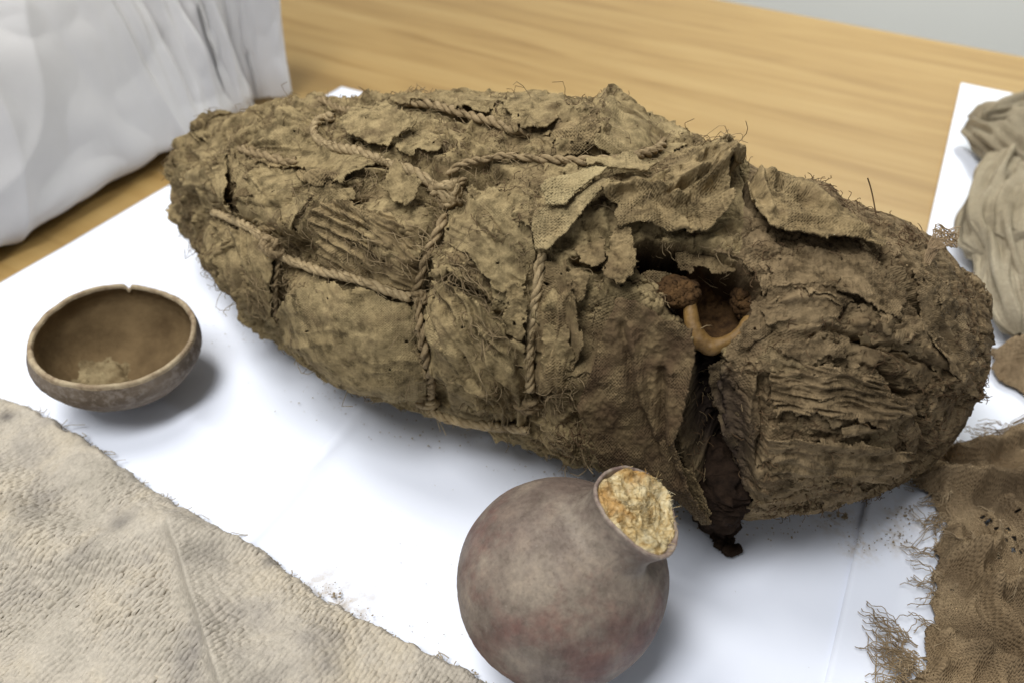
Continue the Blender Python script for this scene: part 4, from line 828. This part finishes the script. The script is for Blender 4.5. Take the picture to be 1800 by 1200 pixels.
Z = .1042-.002*ss(.01, .034, rr)[:, None]+.0042*pn(G3, 55, 31)+.003*fbm(G3, 110, 4, 32)+.0012*ridge(np.stack([X*60+8*Y, Y*190, 0*X], -1), 1, 33, 2)
Z = Z-.003*ss(.0300, .0324, rr)[:, None]
# the plug bulges over the lip towards the upper left
lobe = np.exp(-((np.cos(aa-2.2)-1)/.35)**2)[None]*ss(.02, .033, rr)[:, None]; Z = Z+.005*lobe
PV = jarpos(np.stack([X*(1+.05*lobe), Y*(1+.05*lobe), Z], -1))+dzj
pl_ = o = mesh('plug', PV, gridf(nr, ns_, True), M_PLUG); adopt(jar, o)
# fuzz of the plug
k = rng.integers(0, nr*ns_, 500); base = PV.reshape(-1, 3)[k]; q = np.linspace(0, 1, 4)
dd = rng.normal(size=(500, 3))*.7+axj*.5; Ls = base[:, None]+dd[:, None]*(rng.uniform(.0015, .005, 500)[:, None, None]*q[None, :, None])
o = mesh('plug_fibres', *tubes(Ls, np.full(500, .00022), 3), M_PLUG); o['kind'] = 'stuff'; adopt(pl_, o)

# ------------------------------------------------------------------ textiles lying on the paper
def textile(name, outline, mat, step, hfun, label, rg=.004, seed=0, weave=None, holes=None, thick=.0016, tonef=None, rot=0):
    O = np.asarray(outline, float)[:, :2]; x0, y0 = O.min(0)-.01; x1, y1 = O.max(0)+.01
    ca, sa = math.cos(rot), math.sin(rot); Rm = np.array([[ca, sa], [-sa, ca]]); Ol = O@Rm.T; x0, y0 = Ol.min(0)-.008; x1, y1 = Ol.max(0)+.008
    u, v = np.meshgrid(np.arange(x0, x1, step), np.arange(y0, y1, step), indexing='ij'); Lc = np.stack([u, v], -1)
    G = Lc@Rm
    sd = dpoly(G, O)+rg*fbm(G, 45, 4, 200+seed, .55); keep = sd < 0
    if holes is not None: keep &= ~holes(G)
    z, t = hfun(G, Lc, sd)
    V = np.concatenate([G, z[..., None]], -1)
    tt_ = np.zeros(G.shape[:2]+(4,)); tt_[..., 0] = t
    F, v_, tv_, uv_ = cells(keep, *G.shape[:2], V, tt_, Lc)
    o = mesh(name, v_, F, mat, cols=tv_, uv=uv_); m = o.modifiers.new('thick', 'SOLIDIFY'); m.thickness = thick; m.offset = -1
    return o, (G, z, sd, keep)
# pale coarse textile, front left
E0, E1, E2 = gnd(-60, 690), gnd(430, 965), gnd(850, 1206)
pd = (E2-E0)[:2]; pa = math.atan2(pd[1], pd[0])
out1 = [gnd(*p) for p in [(-90, 700), (0, 712), (60, 728), (110, 757), (170, 792), (230, 840), (300, 888), (370, 932), (425, 962), (470, 985), (520, 1028), (580, 1070), (650, 1105), (720, 1140), (790, 1168), (840, 1198), (900, 1240), (1000, 1330), (500, 1500), (0, 1400), (-150, 1100)]]
fA, fB = [gnd(*p)[:2] for p in [(318, 965), (335, 1010), (348, 1060), (375, 1130), (402, 1215), (420, 1280)]], None
folds1 = [([gnd(*p)[:2] for p in [(150, 830), (220, 900), (300, 940)]], .02, .006), ([gnd(*p)[:2] for p in [(0, 980), (100, 960), (220, 980), (310, 965)]], .028, .008), ([gnd(*p)[:2] for p in [(60, 1200), (140, 1120), (250, 1060)]], .02, .006), ([gnd(*p)[:2] for p in [(430, 970), (330, 962)]], .012, .005), ([gnd(*p)[:2] for p in [(560, 1180), (520, 1100)]], .025, .004)]
def h_pale(G, Lc, sd):
    wu = Lc[..., 0]+.0022*pn(G, 70, 210)+.006*pn(G, 14, 211); wv = Lc[..., 1]+.0022*pn(G, 80, 212)+.010*pn(G, 9, 213)
    pu, pv = .0037, .0092
    iu = np.floor(wu/pu); fu = wu/pu-iu; ph = 2*math.pi*pn(np.stack([iu, 0*iu, 0*iu], -1), .37, 220)*1.3+math.pi*(iu % 2)
    yarn = np.clip(1-(2*fu-1)**2, 0, 1)**.55
    bead = .5+.5*np.sin(2*math.pi*wv/pv+ph+1.2*pn(G, 120, 221))
    wz = yarn*(.5+.5*bead**.7); jit = np.clip(.85+.7*pn(np.stack([iu, np.floor(wv/pv), 0*iu], -1), .73, 214), .25, 1.5)
    am = .0042*(.35+.65*ss(-.35, .35, pn(G, 13, 215)))*jit
    z = .0030+am*wz+.0008*fbm(G, 150, 3, 216)+.008*(pn(G, 8, 217)+.3)+.008*ridge(G, 8, 219, 2.2)
    for pts, wd, amp in folds1: z = z+1.7*amp*np.exp(-(dline(G, pts)/wd)**2)
    # overlap fold: the right-hand part rides up and drops to the left
    pts = np.array(fA); d = dline(G, pts); a, b = pts[0], pts[-1]; sgn = (b[0]-a[0])*(G[..., 1]-a[1])-(b[1]-a[1])*(G[..., 0]-a[0])
    along = ss(-.02, .03, ((G-a)@(b-a))/np.linalg.norm(b-a))
    z = z+along*np.where(sgn > 0, .030*np.exp(-(d/.045)), .030*np.exp(-(d/.008)))-along*.002*np.exp(-(d/.012)**2)
    z = np.where(sd > -.004, z*ss(.004, -.006, sd)*.7+z*.3, z)
    st = ss(.35, .7, pn(G, 20, 218))*.35+.9*np.exp(-(np.linalg.norm(G-gnd(22, 748)[:2], axis=-1)/.008)**2)+.7*np.exp(-(np.linalg.norm(G-gnd(480, 1005)[:2], axis=-1)/.006)**2)+.6*np.exp(-(np.linalg.norm(G-gnd(225, 940)[:2], axis=-1)/.012)**2)
    return np.maximum(z, .002), np.clip(st, 0, 1)
pt, (Gp, zp, sdp, kp) = textile('cloth', out1, M_PALE, .0009, h_pale, '', rg=.0035, seed=1, thick=.0012, rot=pa)
ctr_ = (E0+E2)/2; pale = empty('pale_textile', (ctr_[0], ctr_[1], 0), 'pale beige coarse woven textile with a raised fold lying nearest the bowl', 'textile'); adopt(pale, pt)
ok = (np.abs(sdp+.0015) < .0016).ravel(); cand = np.flatnonzero(ok); r_ = np.random.default_rng(88); ii = r_.choice(cand, 900); gp = Gp.reshape(-1, 2)[ii]; zz = zp.ravel()[ii]
gsd = np.stack(np.gradient(sdp), -1).reshape(-1, 2)[ii]; ca_, sa_ = math.cos(pa), math.sin(pa); gd = gsd@np.array([[ca_, sa_], [-sa_, ca_]]); gd /= np.maximum(np.linalg.norm(gd, axis=1), 1e-9)[:, None]
gd = gd+r_.normal(size=gd.shape)*.6; ln = r_.uniform(.0015, .006, 900)*np.where(r_.random(900) < .05, 1.5, 1); q = np.linspace(0, 1, 5)
Ls = np.zeros((900, 5, 3)); Ls[..., :2] = gp[:, None]+gd[:, None]*(ln[:, None]*q)[..., None]+np.stack([-gd[:, 1], gd[:, 0]], 1)[:, None]*(ln[:, None]*.35*r_.normal(size=(900, 1))*np.sin(q*3.5))[..., None]; Ls[..., 2] = np.maximum(zz[:, None]*(1-q)*.8, .0025)
o = mesh('fringe', *tubes(Ls, r_.uniform(.0003, .0006, 900), 4), m_simple('pale_thread', (.36, .3, .22), (.55, .48, .37), 80)); o['kind'] = 'stuff'; adopt(pale, o)

# brown torn textile, right
out2 = [gnd(*p) for p in [(1738, 618), (1775, 620), (1830, 640), (1880, 700), (1990, 800), (2050, 1000), (1980, 1330), (1700, 1330), (1590, 1240), (1610, 1190), (1622, 1130), (1635, 1080), (1640, 1020), (1640, 965), (1655, 920), (1640, 885), (1600, 855), (1605, 830), (1640, 800), (1690, 790), (1745, 780), (1800, 742), (1818, 715), (1790, 695), (1745, 668)]]
fl2 = [([(1660, 820), (1720, 815), (1790, 780), (1840, 740)], .012, .014), ([(1640, 860), (1720, 870), (1800, 850)], .016, .012), ([(1690, 1000), (1730, 1080), (1800, 1170)], .010, .010), ([(1720, 1060), (1765, 1050), (1830, 1090)], .010, .009), ([(1720, 930), (1735, 970), (1700, 1010)], .010, .008), ([(1750, 640), (1800, 655), (1850, 690)], .012, .016), ([(1660, 930), (1670, 1000)], .012, .006), ([(1760, 900), (1810, 960)], .014, .009), ([(1640, 1180), (1720, 1150), (1780, 1210)], .014, .006)]
fl2 = [([gnd(*p)[:2] for p in a], b, c) for a, b, c in fl2]
def h_brown(G, Lc, sd):
    z = .006+.004*(pn(G, 18, 230)+.4)+.003*fbm(G, 45, 3, 231)+.0006*fbm(G, 300, 2, 232)
    for pts, wd, amp in fl2: z = z+2.0*amp*np.exp(-((dline(G, pts)+.004*pn(G, 40, 233))/(wd*.62))**2)
    z = z+.010*ridge(G, 13, 234, 3)+.006*ridge(G, 28, 237, 3)
    far = ss(.62, .5, G[..., 1])
    return np.maximum(z*(.35+.65*ss(0, -.012, sd)), .0045), np.clip(ss(.1, .6, pn(G, 16, 235))*.6, 0, 1)
def holes2(G):
    m = np.exp(-(np.linalg.norm(G-gnd(1760, 960)[:2], axis=-1)/.03)**2)+.7*np.exp(-(np.linalg.norm(G-gnd(1690, 800)[:2], axis=-1)/.02)**2)
    return (pn(G, 170, 236) > .78-.38*m)
brown, (G2, z2, sd2, k2) = textile('brown_textile', out2, M_BROWN, .0013, h_brown, '', rg=.006, seed=2, holes=holes2, thick=.0012)
bo = empty('torn_textile', (*gnd(1740, 1000)[:2], 0), 'torn brown textile with a tangled fringe lying beside the head of the bundle', 'textile')
adopt(bo, brown); brown.name = 'cloth'
bvb = BVHTree.FromPolygons(np.concatenate([G2, z2[..., None]], -1).reshape(-1, 3).tolist(), gridf(*G2.shape[:2]).tolist())
TB = []
def fringe(x, y, sx, sy, n, l0, l1, ang, spread, seed, w_=.00042, curl=1.3, pool=TB, lift=.25):
    r_ = np.random.default_rng(3000+seed); out = []; n = int(n*.8); curl *= .8
    for i in range(n):
        if i % 4 == 0: bx_, by_, ba_ = r_.normal(x, sx), r_.normal(y, sy), ang+r_.normal()*spread; kk_ = r_.normal(size=4)
        p = gnd(bx_+r_.normal()*2, by_+r_.normal()*2); a = ba_+r_.normal()*.12; d = np.array([math.cos(a), math.sin(a), 0]); b = np.array([-d[1], d[0], 0]); ln = r_.uniform(l0, l1)
        q = np.linspace(0, 1, 12); k1, k2, k3, k4 = kk_+.25*r_.normal(size=4)
        hz = bvb.ray_cast(Vector((p[0], p[1], .2)), Vector((0, 0, -1)))[0]; z0 = .003 if hz is None else hz[2]
        c = np.array([p[0], p[1], 0])[None]+d[None]*(ln*q)[:, None]+b[None]*(ln*curl*(.18*k1*np.sin(q*3)+.1*k2*np.sin(q*8+k3)+.05*np.sin(q*17+k4)))[:, None]
        c[:, 2] = .0035+z0*(1-q)+np.abs(k4)*.006*np.sin(q*3.1)*lift*3
        out.append(c)
    pool.append((np.array(out), w_))
fringe(1650, 960, 10, 40, 50, .01, .035, math.pi*1.0, .7, 1); fringe(1635, 1060, 6, 50, 40, .008, .03, math.pi*1.0, .6, 2); fringe(1600, 1165, 16, 22, 90, .012, .04, math.pi*.98, .7, 3); fringe(1575, 1130, 14, 20, 26, .012, .035, math.pi*.85, .6, 4)
fringe(1585, 1190, 12, 16, 60, .01, .04, math.pi*1.2, .8, 5); fringe(1770, 780, 30, 14, 90, .008, .024, math.pi*.6, .8, 6); fringe(1680, 805, 24, 10, 60, .008, .02, math.pi*.7, .9, 7); fringe(1770, 950, 30, 40, 150, .008, .024, 1, 3, 8); fringe(1665, 900, 15, 30, 70, .006, .02, math.pi, .9, 9)
fringe(1640, 840, 20, 14, 60, .005, .018, math.pi, 1.2, 10); fringe(1720, 1080, 50, 70, 60, .005, .012, 1, 3, 11)
o = mesh('fringe', *join([tubes(c, np.full(len(c), w_), 3) for c, w_ in TB]), m_simple('fringe_thread', (.22, .155, .085), (.42, .32, .2), 60)); o['kind'] = 'stuff'; adopt(bo, o)

# olive cloth crumpled on the far right sheet
out3 = [gnd(*p) for p in [(1695, 215), (1720, 200), (1760, 192), (1800, 178), (1900, 160), (2050, 260), (2080, 500), (1950, 640), (1830, 640), (1800, 600), (1775, 575), (1760, 540), (1745, 490), (1725, 440), (1715, 410), (1715, 370), (1735, 330), (1755, 295), (1745, 275), (1725, 248)]]
fl3 = [([(1705, 220), (1750, 240), (1775, 270), (1800, 290)], .03, .035), ([(1750, 215), (1800, 190)], .025, .025), ([(1745, 300), (1725, 370), (1735, 430), (1760, 520), (1785, 575)], .028, .040), ([(1770, 320), (1760, 400), (1780, 480), (1800, 550)], .02, .032), ([(1800, 330), (1790, 420), (1830, 520)], .02, .035), ([(1760, 250), (1800, 250)], .03, .02), ([(1730, 410), (1745, 440), (1775, 450)], .016, .02)]
fl3 = [([gnd(*p)[:2] for p in a], b, c) for a, b, c in fl3]
def h_olive(G, Lc, sd):
    z = .010+.010*(pn(G, 9, 240)+.4)+.006*fbm(G, 22, 3, 241)
    for pts, wd, amp in fl3: z = z+amp*np.exp(-((dline(G, pts)+.006*pn(G, 20, 243))/wd)**2)
    z = z*.8+.015*ridge(G, 11, 244, 2.5)
    return np.maximum(z*(.2+.8*ss(0, -.025, sd)), .0085), np.clip(ss(.2, .6, pn(G, 9, 245))*.5, 0, 1)
ol = empty('olive_textile', (*gnd(1790, 400)[:2], 0), 'crumpled pale olive cloth twisted into rolls on the far right paper sheet', 'textile')
o, _ = textile('cloth', out3, M_OLIVE, .003, h_olive, '', rg=.01, seed=3, thick=.0016)
adopt(ol, o)
for k, (pts, rd) in enumerate([([(1698, 222, .03), (1735, 240, .04), (1770, 262, .05), (1815, 300, .05)], [.018, .032, .036, .03]), ([(1725, 215, .03), (1770, 200, .045), (1830, 175, .05)], [.02, .03, .03]), ([(1775, 270, .05), (1742, 330, .05), (1722, 390, .045), (1735, 450, .045)], [.03, .034, .036, .03]),
        ([(1722, 390, .05), (1752, 440, .05), (1760, 510, .045), (1790, 590, .03)], [.028, .03, .028, .02]), ([(1800, 330, .06), (1772, 400, .06), (1785, 480, .05), (1825, 560, .04)], [.03, .034, .03, .024]), ([(1740, 420, .05), (1780, 430, .06), (1830, 420, .06)], [.02, .026, .026]), ([(1760, 520, .035), (1775, 560, .03), (1782, 588, .02)], [.016, .016, .01])]):
    c_ = spline([gnd(x, y, z) for x, y, z in pts], 90); r_ = np.interp(np.linspace(0, 1, 90), np.linspace(0, 1, len(rd)), rd)*np.clip(np.minimum(np.linspace(0, 1, 90), np.linspace(1, 0, 90))*12, .1, 1)**.5
    V, F = tubes([c_], [r_], 60); V = V.reshape(90, 60, 3); ang = np.arange(60)*2*math.pi/60; tw = np.linspace(0, 3, 90)
    wr_ = .16*np.sin(5*ang[None]+tw[:, None]*2+k)+.10*np.sin(9*ang[None]-tw[:, None]*1.5+2*k)+.22*pn(np.stack([np.cos(ang)[None]+0*tw[:, None], np.sin(ang)[None]+0*tw[:, None], tw[:, None]+0*ang[None]], -1), 1.6, 260+k)
    V = c_[:, None]+(V-c_[:, None])*(.72+wr_)[..., None]; V[..., 2] = np.maximum(V[..., 2], .008)
    uvr = np.stack([np.broadcast_to(np.linspace(0, .3, 90)[:, None], (90, 60)), np.broadcast_to(np.linspace(0, .15, 60)[None], (90, 60))], -1).reshape(-1, 2)
    o = mesh('cloth_roll', V, F, M_OLIVE, uv=uvr, cols=np.zeros((5400, 4))); adopt(ol, o)

# ------------------------------------------------------------------ tissue-wrapped parcel, rear left
A0, A1 = gnd(0, 452), gnd(455, 200); dirp = A1-A0; lenp = np.linalg.norm(dirp); dirp /= lenp; nrm = np.array([-dirp[1], dirp[0], 0])   # nrm points away to the left
prof = spline([(.11, .004), (.055, .007), (.014, .018), (-.005, .040), (.004, .12), (.03, .22), (.07, .285), (.14, .31), (.26, .30), (.36, .25), (.40, .14), (.38, .03), (.33, .004)], 260)
uu = np.linspace(-.55, lenp+.01, 330)
PT = A0[None, None]+dirp*uu[:, None, None]+nrm*prof[None, :, 0:1]+np.array([0, 0, 1.])*prof[None, :, 1:2]
endk = ss(lenp-.28, lenp+.02, uu)[:, None]
midp = np.array([.15, .10])
shr = 1-.16*endk
loc2 = midp+(prof[None]-midp)*shr[..., None]; loc2[..., 1] -= .10*(1-shr)
PT = A0+dirp*uu[:, None, None]+nrm*loc2[..., 0:1]+np.array([0, 0, 1.])*loc2[..., 1:2]
NT = gnormals(PT); 
if (NT[:, 60]@(-nrm)).mean() < 0: NT = -NT
qs = np.stack([np.broadcast_to(uu[:, None], PT.shape[:2]), np.broadcast_to(np.linspace(0, .95, 260)[None], PT.shape[:2]), np.zeros(PT.shape[:2])], -1)
qw = qs+.05*np.stack([pn(qs, 4, 300), pn(qs, 4, 301), 0*qs[..., 0]], -1)
hT = .012*pn(qs, 4, 302)+.010*sridge(qw*np.array([1, .3, 1]), 4.5, 303, 5)+.007*sridge(qw*np.array([.4, 1, 1]), 5, 304, 6)+.014*np.abs(pn(qw, 6, 305))+.007*np.abs(pn(qw, 13, 306))
fan = endk*(.018*np.sin(uu[:, None]*95+2.2*pn(qs, 3, 306))+.010*np.sin(uu[:, None]*210+1))
hT = hT+fan*np.clip(prof[None, :, 1]*6, .2, 1)
PT = PT+NT*hT[..., None]; PT[..., 2] = np.maximum(PT[..., 2], .004)
parcel = empty('wrapped_parcel', (*(A0+dirp*lenp*.5+nrm*.18)[:2], 0), 'large parcel wrapped in crumpled white tissue paper behind the bowl', 'parcel')
o = mesh('tissue_wrap', PT, gridf(*PT.shape[:2]), M_TISSUE); adopt(parcel, o); m = o.modifiers.new('thick', 'SOLIDIFY'); m.thickness = .0004
# gathered end: paper closing the end, and the loose flap flared behind it
def curtain(name, base_pts, h0, h1, lean, amp, seed, n=120, m_=70, zb=.004):
    b = spline([(*p[:2], 0) for p in base_pts], n); t = np.gradient(b, axis=0); t /= np.linalg.norm(t, axis=1)[:, None]; nn = np.stack([-t[:, 1], t[:, 0], 0*t[:, 0]], 1)
    v = np.linspace(0, 1, m_); ht = np.interp(np.linspace(0, 1, n), np.linspace(0, 1, 2), (h0, h1))
    P = b[:, None]+np.array([0, 0, 1.])*(zb+v[None, :, None]*ht[:, None, None])+nn[:, None]*(lean*v**1.3)[None, :, None]
    s_n = np.stack([np.broadcast_to(np.arange(n)[:, None]/n*2.2, (n, m_)), np.broadcast_to(v[None]*.5, (n, m_)), np.zeros((n, m_))], -1)
    P = P+nn[:, None]*(amp*(pn(s_n, 4, seed)+.6*ridge(s_n, 5, seed+1, 3)))[..., None]
    P[:, 0:6, 2] += .006*np.abs(pn(s_n, 9, seed+2))[:, 0:6]
    o = mesh(name, P, gridf(n, m_), M_TISSUE); adopt(parcel, o); mm = o.modifiers.new('thick', 'SOLIDIFY'); mm.thickness = .0004; return o
curtain('end_fold', [A1-dirp*.05+nrm*.008, A1+dirp*.015+nrm*.03, A1+dirp*.04+nrm*.09, A1+dirp*.02+nrm*.22, A1-dirp*.02+nrm*.36], .30, .30, .03, .010, 320)
gE = gnd(513, 172)
curtain('loose_flap', [A1-dirp*.01+nrm*.05, A1+dirp*.035+nrm*.035, (gE+A1)/2+nrm*.03, gE, gE+dirp*.03+nrm*.05, gE+dirp*.05+nrm*.18], .27, .30, -.012, .006, 330)

# ------------------------------------------------------------------ crumbs of dirt on the paper
def crumbs(spots, mat, label, name='dirt_crumbs'):
    import bmesh
    V = []; F = []; off = 0; r_ = np.random.default_rng(5)
    ico = bmesh.new(); bmesh.ops.create_icosphere(ico, subdivisions=1, radius=1); iv = np.array([v.co[:] for v in ico.verts]); if_ = np.array([[v.index for v in f.verts] for f in ico.faces]); ico.free()
    for x, y, sx, sy, n, a, b in spots:
        for i in range(n):
            p = gnd(r_.normal(x, sx), r_.normal(y, sy)); s_c = r_.uniform(a, b)*r_.uniform(.4, 1)
            v = iv*(1+.35*r_.normal(size=(len(iv), 1)))*s_c*np.array([1, r_.uniform(.5, 1.2), .6]); v[:, 2] += s_c*.4+.0005
            V.append(v+np.array([p[0], p[1], 0])); F.append(if_+off); off += len(iv)
    o = mesh(name, np.vstack(V), np.vstack(F), mat, smooth=False); o['kind'] = 'stuff'; tag(o, label, 'crumbs', kind='stuff'); return o
crumbs([(560, 1035, 22, 8, 30, .0004, .001), (630, 1080, 18, 8, 30, .0004, .001), (585, 1045, 9, 4, 24, .0005, .0013), (1470, 908, 14, 6, 14, .001, .003), (1590, 905, 14, 10, 40, .0005, .0016), (1575, 945, 14, 10, 40, .0005, .0014), (1515, 960, 22, 8, 30, .0004, .0012), (700, 1120, 60, 20, 25, .0004, .001), (830, 1178, 4, 3, 3, .001, .0018), (1420, 920, 60, 12, 40, .0004, .0012), (1000, 830, 60, 12, 30, .0004, .001), (640, 730, 50, 10, 30, .0004, .001), (450, 575, 30, 20, 25, .0004, .001), (1640, 860, 20, 20, 30, .0004, .0014), (800, 760, 90, 16, 60, .0004, .0013), (580, 690, 60, 18, 50, .0004, .0012), (1080, 840, 60, 14, 50, .0004, .0012), (1330, 930, 60, 14, 60, .0004, .0014), (1200, 900, 20, 10, 20, .0005, .0014), (400, 560, 40, 25, 40, .0004, .0011), (900, 900, 250, 100, 60, .0003, .0007)],
    m_simple('pale_dirt', (.22, .16, .09), (.42, .34, .23), 300), 'small brown dirt crumbs scattered on the white paper around the bundle')
